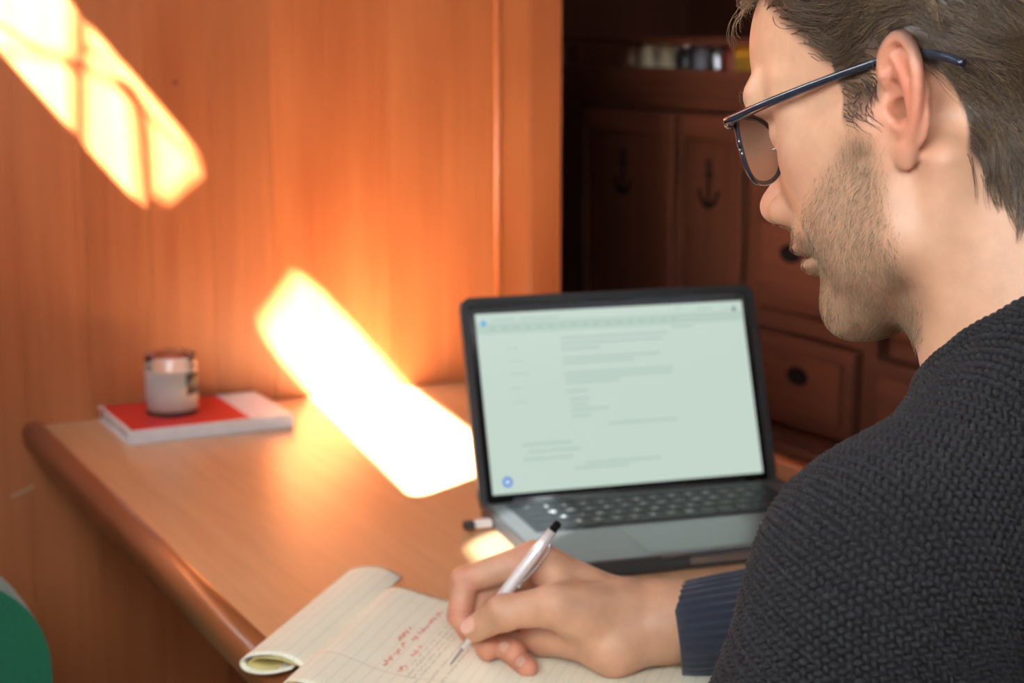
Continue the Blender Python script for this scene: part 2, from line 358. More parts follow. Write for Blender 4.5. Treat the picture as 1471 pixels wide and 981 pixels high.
# ================================================================== laptop
M['alu'] = plain('space_grey_aluminium', (.30, .31, .33), .38, .03, Metallic=.85)
M['bumper'] = plain('dark_bumper', (.035, .038, .040), .45)
M['black'] = plain('black_glass', (.008, .009, .010), .12)
M['key'] = plain('key_black', (.012, .014, .018), .45)
M['legend'] = plain('key_legend', (.75, .78, .80), .5)
lap = empty('laptop', (.866, 1.430, TZ), math.radians(-9.46)); tag(lap, 'open grey laptop in a dark bumper case showing a pale document', 'laptop')
HW = .1555
box('case_tray', (-HW-.004, -.2095, 0), (HW+.004, .006, .0105), M['bumper'], lap, .004, 3)
base = box('base', (-HW, -.205, .0106), (HW, -.0015, .0152), M['alu'], lap, .0015)
box('thumb_notch', (-.028, -.2110, .0055), (.052, -.2096, .0125), M['alu'], lap, .0004)
for sx in (-1, 1): box('case_edge', (sx*(HW+.0035)-.0022, -.206, .0106), (sx*(HW+.0035)+.0018, .004, .0165), M['bumper'], lap, .001)
box('front_clip', (-HW+.004, -.2115, .004), (-HW+.10, -.2096, .0160), M['bumper'], lap, .001)
box('front_clip', (HW-.09, -.2115, .004), (HW-.004, -.2096, .0160), M['bumper'], lap, .001)
box('keyboard_well', (-.1385, -.107, .0153), (.1385, -.0105, .0157), M['key'], lap)
obj('trackpad', box_me('trackpad', (-.062, -.198, .0153), (.062, -.115, .0156), .0001, 1), plain('trackpad', (.27, .28, .30), .3, .03, Metallic=.8), lap)
kp = .0188
def legend_mesh(ch):
    cu = bpy.data.curves.new('key_legend', 'FONT'); cu.body = ch; cu.size = .0078; cu.align_x = 'CENTER'; cu.align_y = 'CENTER'; cu.extrude = .00005; cu.resolution_u = 2
    o = bpy.data.objects.new('tmp', cu); COL.objects.link(o); dg = bpy.context.evaluated_depsgraph_get()
    me = bpy.data.meshes.new_from_object(o.evaluated_get(dg)); bpy.data.objects.remove(o); bpy.data.curves.remove(cu); me.materials.clear(); return me
rows = [('`1234567890-=', 1), ('QWERTYUIOP[]\\', 1), ("ASDFGHJKL;'", 1), ('ZXCVBNM,./', 1)]
kmesh = box_me('key', (-.0082, -.0082, 0), (.0082, .0082, .0011), .0006, 1)
fmesh = box_me('key', (-.0082, -.0046, 0), (.0082, .0046, .0011), .0006, 1)
for i in range(14): obj('key', fmesh, M['key'], lap, loc=(-.1222+i*kp, -.0168, .0158))
starts = (-.1222, -.1128, -.1081, -.0987); yrow = (-.0318, -.0506, -.0694, -.0882)
lm = {}
for (chars, _), x0, y in zip(rows, starts, yrow):
    xa = x0
    if x0 > -.12:
        w = xa-.0082+.1304; 
    for i, ch in enumerate(chars):
        x = xa+i*kp+(.0094 if y < -.04 else 0)
        k = obj('key', kmesh, M['key'], lap, loc=(x, y, .0158))
        if ch not in lm: lm[ch] = legend_mesh(ch)
        obj('key_legend', lm[ch], M['legend'], k, loc=(0, 0, .00116))
    xl0, xl1 = -.1304, x0+(.0094 if y < -.04 else 0)-.0104
    if xl1-xl0 > .008: obj('key', box_me('key', (xl0, y-.0082, .0158), (xl1, y+.0082, .0169), .0006, 1), M['key'], lap)
    xr0, xr1 = x+.0104, .1304
    if xr1-xr0 > .008: obj('key', box_me('key', (xr0, y-.0082, .0158), (xr1, y+.0082, .0169), .0006, 1), M['key'], lap)
xs = [-.1304, -.112, -.0935, -.071, -.0485, .0485, .071, .0935, .112, .1304]
for a, b in zip(xs[:-1], xs[1:]): obj('key', box_me('key', (a+.001, -.1055, .0158), (b-.001, -.0975, .0169), .0006, 1), M['key'], lap)
# lid
LH = .2035
lid = box('lid', (-HW, 0, 0), (HW, .005, LH), M['alu'], lap, .0015, loc=(0, .0035, .0118), rot=(math.radians(-19.9), 0, 0))
tube('hinge', [(-HW+.03, .004, .0135), (HW-.03, .004, .0135)], .0042, M['bumper'], lap)
plate('bumper_frame', rrect(-HW-.0055, HW+.0055, -.002, LH+.0055, .012), [rrect(-HW+.002, HW-.002, .001, LH-.002, .006)], .0085, M['bumper'], lid, loc=(0, -.0035, 0))
box('bumper_back', (-HW-.003, .0051, -.001), (HW+.003, .0065, LH+.003), M['bumper'], lid, .0005)
box('bezel', (-HW+.0021, -.0012, .0012), (HW-.0021, -.0001, LH-.0022), M['black'], lid)
DX, DZ0, DZ1 = .1463, .0100, .1920
m, nt, b = new_mat('screen'); M['screen'] = m
b.inputs['Base Color'].default_value = (.02, .025, .024, 1); b.inputs['Roughness'].default_value = .16
b.inputs['Emission Color'].default_value = (*rgb((194, 211, 200)), 1); b.inputs['Emission Strength'].default_value = .74
dsp = box('display', (-DX, -.0018, DZ0), (DX, -.0013, DZ1), M['screen'], lid)
def scr(name, rgbc, k=.74):
    m, nt, b = new_mat(name); b.inputs['Base Color'].default_value = (.02, .02, .02, 1); b.inputs['Roughness'].default_value = .16
    b.inputs['Emission Color'].default_value = (*rgb(rgbc), 1); b.inputs['Emission Strength'].default_value = k; return m
st1 = scr('screen_text', (172, 194, 182)); st2 = scr('screen_text_dark', (158, 180, 170)); sbl = scr('screen_blue', (70, 130, 215)); sw = scr('screen_white', (225, 238, 232)); sbar = scr('screen_bar', (178, 200, 187))
def sl(name, u0, u1, v0, v1, mat, dy=0):   # u right 0..1, v down 0..1
    box(name, (-DX+2*DX*u0, -.00215-dy, DZ1-(DZ1-DZ0)*v1), (-DX+2*DX*u1, -.0019-dy, DZ1-(DZ1-DZ0)*v0), mat, lid)
sl('toolbar', .0, 1, .055, .115, sbar)
for u0, u1, v in ((.06, .14, .035), (.16, .30, .035), (.74, .76, .02), (.82, .88, .03), (.93, .94, .035)): sl('text_line', u0, u1, v, v+.010, st1)
for k in range(17): sl('toolbar_icon', .05+k*.042, .05+k*.042+.018, .083, .093, st2, .0003)
for u0, u1, v in ((.30, .70, .155), (.30, .68, .185), (.30, .44, .215), (.30, .665, .27), (.30, .56, .295), (.30, .705, .355), (.30, .70, .38), (.30, .50, .405), (.30, .38, .455), (.31, .38, .50), (.31, .37, .53), (.31, .45, .56), (.31, .38, .595), (.44, .70, .65), (.12, .30, .735), (.14, .33, .775), (.12, .30, .815), (.34, .62, .86), (.30, .50, .885), (.72, .80, .125)):
    sl('text_line', u0, u1, v, v+.011, st1)
for k, v in enumerate((.20, .27, .34, .42, .50)): sl('text_line', .10, .10+.04+.015*(k % 3), v, v+.008, sbar)
def disc(name, u, v, r, mat, dy=0): obj(name, lathe_me(name, [(r, 0), (r, .0003), (.0002, .0003)], 24), mat, lid, loc=(-DX+2*DX*u, -.0020-dy, DZ1-(DZ1-DZ0)*v), rot=(math.pi/2, 0, 0))
disc('blue_button', .055, .935, .0052, sbl, .0); disc('button_mark', .055, .935, .0021, sw, .0004); disc('blue_icon', .026, .055, .0030, scr('screen_sky', (90, 175, 220)), .0004); disc('profile_icon', .965, .045, .0020, scr('screen_ink', (60, 70, 90)), .0004)
# usb stick in the left port
us = empty('usb_stick', (.6935, 1.4245, TZ), math.radians(-6)); tag(us, 'silver usb stick with a black end plugged into the laptop side', 'usb stick')
box('stick_body', (-.008, -.0045, .0022), (.0095, .0045, .0098), plain('silver_plastic', (.78, .79, .80), .3), us, .0015)
box('stick_cap', (-.019, -.0050, .0018), (-.0081, .0050, .0102), M['bumper'], us, .002)

# ================================================================== notebook and candle by the wall
nb = empty('notebook', (.578, 1.988, TZ), math.radians(0)); tag(nb, 'thick white booklet with a red cover panel lying by the plank wall', 'book')
M['paper_w'] = plain('white_paper', rgb((214, 214, 216)), .6)
box('page_block', (-.098, -.071, .0012), (.098, .0715, .0150), M['paper_w'], nb, .001)
box('cover', (-.101, -.073, 0), (.101, .0735, .0011), plain('white_cover', rgb((216, 217, 220)), .4), nb, .0004)
box('cover', (-.101, -.073, .0151), (.101, .0735, .0164), plain('white_cover_top', rgb((216, 217, 220)), .4), nb, .0004)
box('spine', (-.101, -.0745, 0), (.101, -.0731, .0164), M['paper_w'], nb, .0006)
box('cover_panel', (-.096, -.0725, .01645), (.048, .0725, .0167), plain('red_print', rgb((205, 44, 40)), .45), nb)
cn = empty('candle', (.5505, 1.988, TZ+.0168)); tag(cn, 'glass jar candle with white wax and a dark label on the booklet', 'candle')
gm, nt, b = new_mat('clear_glass'); b.inputs['Base Color'].default_value = (.97, .98, .97, 1); b.inputs['Transmission Weight'].default_value = 1; b.inputs['Roughness'].default_value = .03; b.inputs['IOR'].default_value = 1.45; M['glass'] = gm
R_ = .0315
obj('glass_jar', lathe_me('glass_jar', [*[(.0003, .0055), (R_-.004, .0055), (R_-.0022, .008), (R_-.0022, .071), (R_-.0011, .0725), (R_, .071), (R_, .006), (R_-.001, .0032), (R_-.004, .0026), (.0003, .0026)][::-1]], 40, caps=False), gm, cn)
obj('wax', lathe_me('wax', [(.0003, .0062), (R_-.0024, .0060), (R_-.0006, .010), (R_-.0006, .054), (R_-.006, .0525), (.0003, .052)], 40, caps=False), plain('candle_wax', rgb((250, 247, 242)), .5, .02, 60, 0, Subsurface_Weight=.3, Subsurface_Radius=(.01, .008, .006)), cn)
obj('jar_base', lathe_me('jar_base', [(R_-.003, 0), (R_-.0005, .0006), (R_-.0005, .0024), (R_-.004, .0026)], 40), M['bumper'], cn)
tube('wick', [(0, 0, .052), (.0005, 0, .057), (.002, .001, .060)], .0008, M['ink'], cn, 6)
lv, lf = [], []
for k in range(13):
    a = math.radians(-52+k*62/12-20)
    for z in (.026, .052): lv.append(((R_+.0004)*math.cos(a), (R_+.0004)*math.sin(a), z))
for k in range(12): lf.append((2*k, 2*k+2, 2*k+3, 2*k+1))
lab = obj('label', mesh('label', lv, lf, True), plain('charcoal_label', rgb((62, 62, 60)), .5), cn); sm = lab.modifiers.new('thick', 'SOLIDIFY'); sm.thickness = .0003

# ================================================================== legal pad
PW = Vector((.680, .733, 0)).normalized(); PAD_RZ = math.atan2(PW.y, PW.x)-math.pi/2   # local y runs across the page, local x down it
pad = empty('legal_pad', (.363, 1.157, TZ+.0056), PAD_RZ); tag(pad, 'yellow ruled legal pad with pages turned over, handwriting in red', 'notepad')
def paper_mat(name, col, lines=True):
    m, nt, b = new_mat(name)
    tc = node(nt, 'ShaderNodeTexCoord'); sp = node(nt, 'ShaderNodeSeparateXYZ', {0: tc.outputs['Object']})
    nz = node(nt, 'ShaderNodeTexNoise', {'Vector': tc.outputs['Object'], 'Scale': 30.0, 'Detail': 3.0})
    base = ramp(nt, nz.outputs[0], [(.3, tuple(c*.96 for c in col)), (.7, col)])
    def stripe(sock, period, width, off=0.0):
        a = node(nt, 'ShaderNodeMath', {0: sock, 1: off}, operation='ADD'); w = node(nt, 'ShaderNodeMath', {0: a.outputs[0], 1: period}, operation='PINGPONG')
        return node(nt, 'ShaderNodeMath', {0: w.outputs[0], 1: width}, operation='LESS_THAN').outputs[0]
    c = base
    if lines:
        s1 = stripe(sp.outputs['X'], .00435, .00018); mx = node(nt, 'ShaderNodeMix', {6: base, 7: (*rgb((206, 212, 192)), 1)}, data_type='RGBA'); nt.links.new(s1, mx.inputs['Factor'])
        d = node(nt, 'ShaderNodeMath', {0: sp.outputs['Y'], 1: .006}, operation='SUBTRACT'); a = node(nt, 'ShaderNodeMath', {0: d.outputs[0]}, operation='ABSOLUTE'); l = node(nt, 'ShaderNodeMath', {0: a.outputs[0], 1: .0003}, operation='LESS_THAN')
        mx2 = node(nt, 'ShaderNodeMix', {6: mx.outputs[2], 7: (*rgb((196, 176, 150)), 1)}, data_type='RGBA'); nt.links.new(l.outputs[0], mx2.inputs['Factor']); c = mx2.outputs[2]
    nt.links.new(c, b.inputs['Base Color']); b.inputs['Roughness'].default_value = .7
    return m
M['yellow'] = paper_mat('yellow_ruled_paper', rgb((244, 243, 220))); M['yellow_plain'] = paper_mat('yellow_paper_edge', rgb((230, 214, 146)), False)
def sheet(name, prof, y0, y1, th, mat, wav=0.0, nseg=24):
    """a bent sheet: profile (x,z) swept across local y"""
    pr = smooth_pts([(a, 0, b) for a, b in prof], 6); pr = [(p[0], p[2]) for p in pr]; V, F = [], []; n = len(pr)
    nrm = []
    for i in range(n):
        t = np.array(pr[min(i+1, n-1)])-np.array(pr[max(i-1, 0)]); t = t/np.linalg.norm(t); nrm.append((-t[1], t[0]))
    for s in (0, 1):
        for j in range(nseg+1):
            y = y0+(y1-y0)*j/nseg
            for i in range(n):
                V.append((pr[i][0]+nrm[i][0]*th*s, y+wav*math.sin(i*.21+1), pr[i][1]+nrm[i][1]*th*s+.0006*math.sin(j*.35+i*.08)*(1 if wav else 0)))
    L = n*(nseg+1)
    for j in range(nseg):
        for i in range(n-1):
            a = j*n+i; F.append((a, a+1, a+n+1, a+n)); F.append((L+a, L+a+n, L+a+n+1, L+a+1))
    for j in range(nseg):
        for i in (0, n-1): a = j*n+i; F.append((a, a+n, L+a+n, L+a))
    for i in range(n-1):
        for j in (0, nseg): a = j*n+i; F.append((a, L+a, L+a+1, a+1))
    me = mesh(name, V, F, True); bm = bmesh.new(); bm.from_mesh(me); bmesh.ops.recalc_face_normals(bm, faces=bm.faces[:]); bm.to_mesh(me); bm.free()
    return obj(name, me, mat, pad)
# turned pages: a flattened roll at the head of the pad
roll = [(.052, .0112), (.042, .0165), (.030, .0188), (.016, .0178), (.005, .0140), (.0005, .0085), (.004, .0030), (.014, .0012), (.026, .0026), (.036, .0056), (.042, .0080)]
sheet('turned_pages', roll, .0, .216, .0018, M['yellow'])
inner = [(.046, .0115), (.034, .0140), (.022, .0145), (.011, .0120), (.0065, .0082), (.009, .0054), (.018, .0042), (.029, .0062)]
sheet('turned_pages', inner, .002, .214, .0008, M['yellow_plain'])
box('pad_block', (.050, -.050, .0002), (.350, .164, .0078), M['yellow_plain'], pad, .0006)
box('backing_board', (.046, -.052, -.0016), (.352, .166, 0), plain('grey_board', rgb((120, 104, 80)), .7), pad, .0003)
page = [(.0525, .0095), (.056, .0165), (.066, .0215), (.078, .0215), (.094, .0170), (.112, .0122), (.135, .0098), (.17, .0088), (.24, .0086), (.349, .0086)]
sheet('page', page, -.052, .163, .0003, M['yellow'], .004)
def page_z(x):
    pr = page
    for (a, za), (b, zb) in zip(pr[:-1], pr[1:]):
        if a <= x <= b: return za+(zb-za)*(x-a)/(b-a)+.0010
    return .0098
def scribble(name, mat, lines, h, wdt):
    parts = []
    for x, y0, y1 in lines:
        y = y0
        while y < y1:
            wl = min(random.uniform(.008, .022), y1-y); n = max(6, int(wl/.0006)); ph = random.uniform(0, 6); pts = []
            for i in range(n+1):
                t = i/n; yy = y+wl*t
                dx = h*(.45*math.sin(ph+i*.95)+.35*math.sin(ph*2+i*.43)+.2*random.uniform(-1, 1))
                xx = x+dx; pts.append((xx, yy+.0006*math.cos(i*.9), page_z(xx)))
            parts.append(tube_data(pts, wdt, 4, 0, ((0, 0, 1), .3))); y += wl+random.uniform(.003, .006)
    v, f = merge(parts); o = obj(name, mesh(name, v, f), mat, pad); return o
redink = plain('red_ink', rgb((214, 60, 52)), .6); grayink = plain('pencil', rgb((178, 174, 156)), .7)
scribble('red_handwriting', redink, [(.1035, .060, .088), (.1095, .012, .060), (.1125, .068, .135), (.1220, .008, .020), (.1215, .040, .062)], .0028, .00042)
scribble('grey_handwriting', grayink, [(.1262, .010, .140), (.1305, .0, .140), (.1350, .0, .135), (.1393, -.01, .13), (.1480, -.01, .12), (.1567, -.02, .10)], .0016, .00022)
# ================================================================== sculpting: signed distance fields turned into meshes
class Field:
    def __init__(s, lo, hi, h):
        s.h = h; s.ax = [np.arange(lo[i], hi[i]+h, h, dtype=np.float32) for i in range(3)]; s.lo = np.array([a[0] for a in s.ax]); s.D = np.full([len(a) for a in s.ax], .05, np.float32)
    def sl(s, lo, hi):
        out = []
        for i in range(3):
            a = int(max(0, math.floor((lo[i]-s.lo[i])/s.h))); b = int(min(len(s.ax[i]), math.ceil((hi[i]-s.lo[i])/s.h)+1)); out.append(slice(a, max(a, b)))
        return tuple(out)
    def grid(s, q): return s.ax[0][q[0]][:, None, None], s.ax[1][q[1]][None, :, None], s.ax[2][q[2]][None, None, :]
    def add(s, p, k=.004):
        lo, hi, fn = p; m = k+.004; q = s.sl(np.array(lo)-m, np.array(hi)+m)
        if any(a.stop <= a.start for a in q): return
        s.D[q] = smin(s.D[q], fn(*s.grid(q)), k)
    def cut(s, p, k=.004):
        lo, hi, fn = p; m = k+.004; q = s.sl(np.array(lo)-m, np.array(hi)+m)
        if any(a.stop <= a.start for a in q): return
        s.D[q] = -smin(-s.D[q], fn(*s.grid(q)), k)
    def sample(s, P):
        g = (np.asarray(P)-s.lo)/s.h; g = np.clip(g, 0, np.array(s.D.shape)-1.001); i = g.astype(int); t = g-i; r = 0
        for a in (0, 1):
            for b in (0, 1):
                for c in (0, 1):
                    r = r+s.D[i[:, 0]+a, i[:, 1]+b, i[:, 2]+c]*(t[:, 0] if a else 1-t[:, 0])*(t[:, 1] if b else 1-t[:, 1])*(t[:, 2] if c else 1-t[:, 2])
        return r
    def grad(s, P):
        e = s.h; g = np.stack([s.sample(P+d)-s.sample(P-d) for d in np.eye(3)*e], 1); return g/np.maximum(np.linalg.norm(g, axis=1), 1e-9)[:, None]
def smin(a, b, k):
    h = np.maximum(k-np.abs(a-b), 0)/k; return np.minimum(a, b)-h*h*k*.25
def ell(c, r, A=None):
    c = np.array(c, float); r = np.array(r, float); A = np.eye(3) if A is None else np.array(A, float)   # rows of A are the ellipsoid's axes
    e = np.sqrt((A.T**2)@(r**2))
    def fn(X, Y, Z):
        x, y, z = X-c[0], Y-c[1], Z-c[2]; k0 = k1 = 0
        for i in range(3):
            u = A[i, 0]*x+A[i, 1]*y+A[i, 2]*z; k0 = k0+(u/r[i])**2; k1 = k1+(u/r[i]**2)**2
        k0 = np.sqrt(k0); return k0*(k0-1)/np.sqrt(np.maximum(k1, 1e-12))
    return c-e, c+e, fn
def cone(a, b, ra, rb):
    a = np.array(a, float); b = np.array(b, float); ab = b-a; L = ab@ab
    def fn(X, Y, Z):
        x, y, z = X-a[0], Y-a[1], Z-a[2]; t = np.clip((x*ab[0]+y*ab[1]+z*ab[2])/L, 0, 1)
        return np.sqrt((x-t*ab[0])**2+(y-t*ab[1])**2+(z-t*ab[2])**2)-(ra+(rb-ra)*t)
    m = max(ra, rb); return np.minimum(a, b)-m, np.maximum(a, b)+m, fn
def chain(pts, rad):
    ps = [cone(pts[i], pts[i+1], rad[i], rad[i+1]) for i in range(len(pts)-1)]
    def fn(X, Y, Z):
        d = ps[0][2](X, Y, Z)
        for p in ps[1:]: d = np.minimum(d, p[2](X, Y, Z))
        return d
    return np.min([p[0] for p in ps], 0), np.max([p[1] for p in ps], 0), fn
def nets(F):
    """naive surface nets"""
    D = F.D; S = D < 0; n = np.array(D.shape)-1; cnt = np.zeros(n, np.int8)
    for a in (0, 1):
        for b in (0, 1):
            for c in (0, 1): cnt += S[a:a+n[0], b:b+n[1], c:c+n[2]]
    act = (cnt > 0) & (cnt < 8); I = np.argwhere(act); idx = -np.ones(n, np.int64); idx[act] = np.arange(len(I))
    acc = np.zeros((len(I), 3)); num = np.zeros(len(I))
    for ax in range(3):
        o = [i for i in range(3) if i != ax]
        for u in (0, 1):
            for v in (0, 1):
                A = I.copy(); A[:, o[0]] += u; A[:, o[1]] += v; B = A.copy(); B[:, ax] += 1
                da = D[A[:, 0], A[:, 1], A[:, 2]].astype(float); db = D[B[:, 0], B[:, 1], B[:, 2]].astype(float); m = (da < 0) != (db < 0)
                t = np.where(m, da/np.where(m, da-db, 1), 0); p = (A-I).astype(float); p[:, ax] = t; acc[m] += p[m]; num[m] += 1
    V = F.lo+(I+acc/num[:, None])*F.h; quads = []
    for ax in range(3):
        o = [i for i in range(3) if i != ax]; sh = list(D.shape); sh[ax] -= 1
        s0 = [slice(None)]*3; s1 = [slice(None)]*3; s0[ax] = slice(0, -1); s1[ax] = slice(1, None)
        e = np.argwhere(S[tuple(s0)] != S[tuple(s1)]); e = e[(e[:, o[0]] > 0) & (e[:, o[1]] > 0) & (e[:, o[0]] < n[o[0]]) & (e[:, o[1]] < n[o[1]])]
        q = []
        for u, v in ((1, 1), (0, 1), (0, 0), (1, 0)):
            c = e.copy(); c[:, o[0]] -= u; c[:, o[1]] -= v; q.append(idx[c[:, 0], c[:, 1], c[:, 2]])
        q = np.stack(q, 1); ins = S[e[:, 0], e[:, 1], e[:, 2]]
        flip = ins if ax != 1 else ~ins
        q[~flip] = q[~flip][:, ::-1]; quads.append(q)
    Q = np.concatenate(quads); return V, Q[(Q >= 0).all(1)]
def np_mesh(name, V, Q, smooth=True):
    me = bpy.data.meshes.new(name); n = len(Q); k = Q.shape[1]
    me.vertices.add(len(V)); me.vertices.foreach_set('co', np.asarray(V, np.float32).ravel()); me.loops.add(n*k); me.loops.foreach_set('vertex_index', np.asarray(Q, np.int32).ravel())
    me.polygons.add(n); me.polygons.foreach_set('loop_start', np.arange(0, n*k, k, dtype=np.int32)); me.polygons.foreach_set('loop_total', np.full(n, k, np.int32)); me.update(calc_edges=True); me.validate()
    if smooth: me.polygons.foreach_set('use_smooth', np.ones(len(me.polygons), bool))
    return me
def relax(V, Q, it=2, lam=.5):
    E = np.concatenate([Q[:, [i, (i+1) % Q.shape[1]]] for i in range(Q.shape[1])])
    for _ in range(it):
        acc = np.zeros_like(V); cn = np.zeros(len(V))
        for a, b in ((0, 1), (1, 0)):
            for c in range(3): acc[:, c] += np.bincount(E[:, a], V[E[:, b], c], len(V))
            cn += np.bincount(E[:, a], minlength=len(V))
        V = V+lam*(acc/np.maximum(cn, 1)[:, None]-V)
    return V
def set_col(me, C, name='Col'):
    at = me.color_attributes.new(name, 'FLOAT_COLOR', 'POINT'); C4 = np.ones((len(C), 4), np.float32); C4[:, :3] = C; at.data.foreach_set('color', C4.ravel())
def smooth01(x, a, b):
    t = np.clip((x-a)/(b-a), 0, 1); return t*t*(3-2*t)

# ------------------------------------------------------------------ head, in its own frame: x right, y forward, z up, metres
def euler_head(yaw, pitch, roll):
    cz, sz, cx, sx, cy, sy = math.cos(yaw), math.sin(yaw), math.cos(pitch), math.sin(pitch), math.cos(roll), math.sin(roll)
    return np.array([[cz, -sz, 0], [sz, cz, 0], [0, 0, 1]])@np.array([[1, 0, 0], [0, cx, -sx], [0, sx, cx]])@np.array([[cy, 0, sy], [0, 1, 0], [-sy, 0, cy]])
HR = euler_head(math.radians(20.9), math.radians(-14.1), math.radians(3.0)); HT = np.array((.6273, .7101, 1.1830))
def to_world(p): return np.atleast_2d(p)@HR.T+HT
def to_head(p): return (np.atleast_2d(p)-HT)@HR
HJ = {'pen_tip': (0.4994, 1.0809, 0.7645), 'pen_top': (0.5757, 1.0543, 0.8706), 'wrist_far': (0.6726, 1.0087, 0.7948), 'wrist': (0.6411, 1.0116, 0.7974), 'carpal': (0.6189, 1.0242, 0.8039), 'hyp': (0.5670, 1.0645, 0.7822), 'heel': (0.5984, 1.0118, 0.7815), 'i_mcp': (0.5670, 1.0759, 0.8376), 'i_pip': (0.5213, 1.1002, 0.8206), 'i_dip': (0.5123, 1.0910, 0.7978), 'i_tip': (0.5160, 1.0823, 0.7871), 'm_mcp': (0.5783, 1.0894, 0.8256), 'm_pip': (0.5385, 1.1072, 0.8083), 'm_dip': (0.5263, 1.0929, 0.7863), 'm_tip': (0.5279, 1.0739, 0.7754), 'r_mcp': (0.5902, 1.0970, 0.8090), 'r_pip': (0.5517, 1.1078, 0.7884), 'r_dip': (0.5397, 1.0838, 0.7750), 'r_tip': (0.5406, 1.0582, 0.7753), 'p_mcp': (0.6008, 1.0940, 0.7932), 'p_pip': (0.5595, 1.0906, 0.7799), 'p_dip': (0.5436, 1.0651, 0.7714), 'p_tip': (0.5431, 1.0409, 0.7690), 't_cmc': (0.6055, 1.0186, 0.8099), 't_mcp': (0.5566, 1.0249, 0.8189), 't_ip': (0.5263, 1.0457, 0.8120), 't_tip': (0.5122, 1.0625, 0.7973), 'thenar': (0.5806, 1.0218, 0.8082), 't_nail': (0.5090, 1.0559, 0.8047), 'r_nail': (0.5366, 1.0514, 0.7762), 'p_nail': (0.5408, 1.0344, 0.7706), 'N': (0.6527, 0.6528, 1.0230)}
J = {k: np.array(v) for k, v in HJ.items()}
NECK = J['N']; NL = to_head(NECK)[0]
BF = np.array((-.309, .951, 0)); BL = np.array((-.951, -.309, 0)); UP = np.array((0, 0, 1.))
mm = lambda *a: tuple(x*.001 for x in a)
HF = Field(mm(-104, -122, -200), mm(104, 146, 148), .0016)
A = HF.add
A(ell(mm(0, 8, 46), mm(75, 105, 80)), .01)
A(ell(mm(0, 46, -22), mm(57, 56, 46)), .03)
A(ell(mm(0, 36, -68), mm(46, 53, 40)), .02)
for s in (-1, 1):
    A(cone(mm(s*50, 10, -66), mm(s*17, 71, -97), .016, .015), .018)
    A(cone(mm(s*61, 6, -14), mm(s*51, 10, -66), .013, .015), .018)
    A(ell(mm(s*46, 36, -46), mm(17, 34, 38)), .018)
    A(cone(mm(s*8, 103, 22), mm(s*46, 88, 25), .0105, .0115), .012)
    A(cone(mm(s*45, 66, -13), mm(s*67, 14, -3), .013, .008), .016)
    A(cone(mm(s*55, 66, 28), mm(s*52, 64, -8), .008, .008), .012)
A(ell(mm(0, 72, -98), mm(21, 18, 15)), .012)
for s in (-1, 1): HF.cut(ell(mm(s*33, 104, 5), mm(19, 16, 13)), .010)
for s in (-1, 1):
    A(ell(mm(s*33, 80, 5), mm(15, 13.5, 13.5)), .004)
    A(cone(mm(s*20, 89, 3), mm(s*46, 82, 2), .0035, .0035), .006)
A(cone(mm(0, 97, 14), mm(0, 113, -26), .0075, .010), .010)
for s in (-1, 1): A(cone(mm(s*7, 88, 2), mm(s*12, 97, -28), .0085, .009), .010)
A(ell(mm(0, 119.5, -31.5), mm(11.5, 11, 10.5)), .007)
for s in (-1, 1): A(ell(mm(s*12.5, 106, -35.5), mm(8, 11.5, 9)), .004)
A(ell(mm(0, 84, -51), mm(29, 21, 14)), .010)
A(ell(mm(0, 97.5, -58), mm(22, 10, 5.5)), .004)
A(ell(mm(0, 93.5, -69), mm(19, 10, 6)), .004)
HF.cut(ell(mm(0, 108, -63.3), mm(27, 14, 1.0)), .003)
for s in (-1, 1):
    HF.cut(ell(mm(s*7.0, 113, -43.5), mm(3.6, 6.5, 5)), .002)
# neck with the strap muscle
A(cone(mm(0, -22, -36), NL+np.array((0, -.004, -.01)), .0555, .062), .016)
A(cone(mm(0, 6, -80), NL+np.array((0, .020, -.02)), .030, .036), .022)
for s in (-1, 1): A(cone(mm(s*60, -22, -32), NL+np.array((s*.022, .036, -.02)), .011, .012), .014)
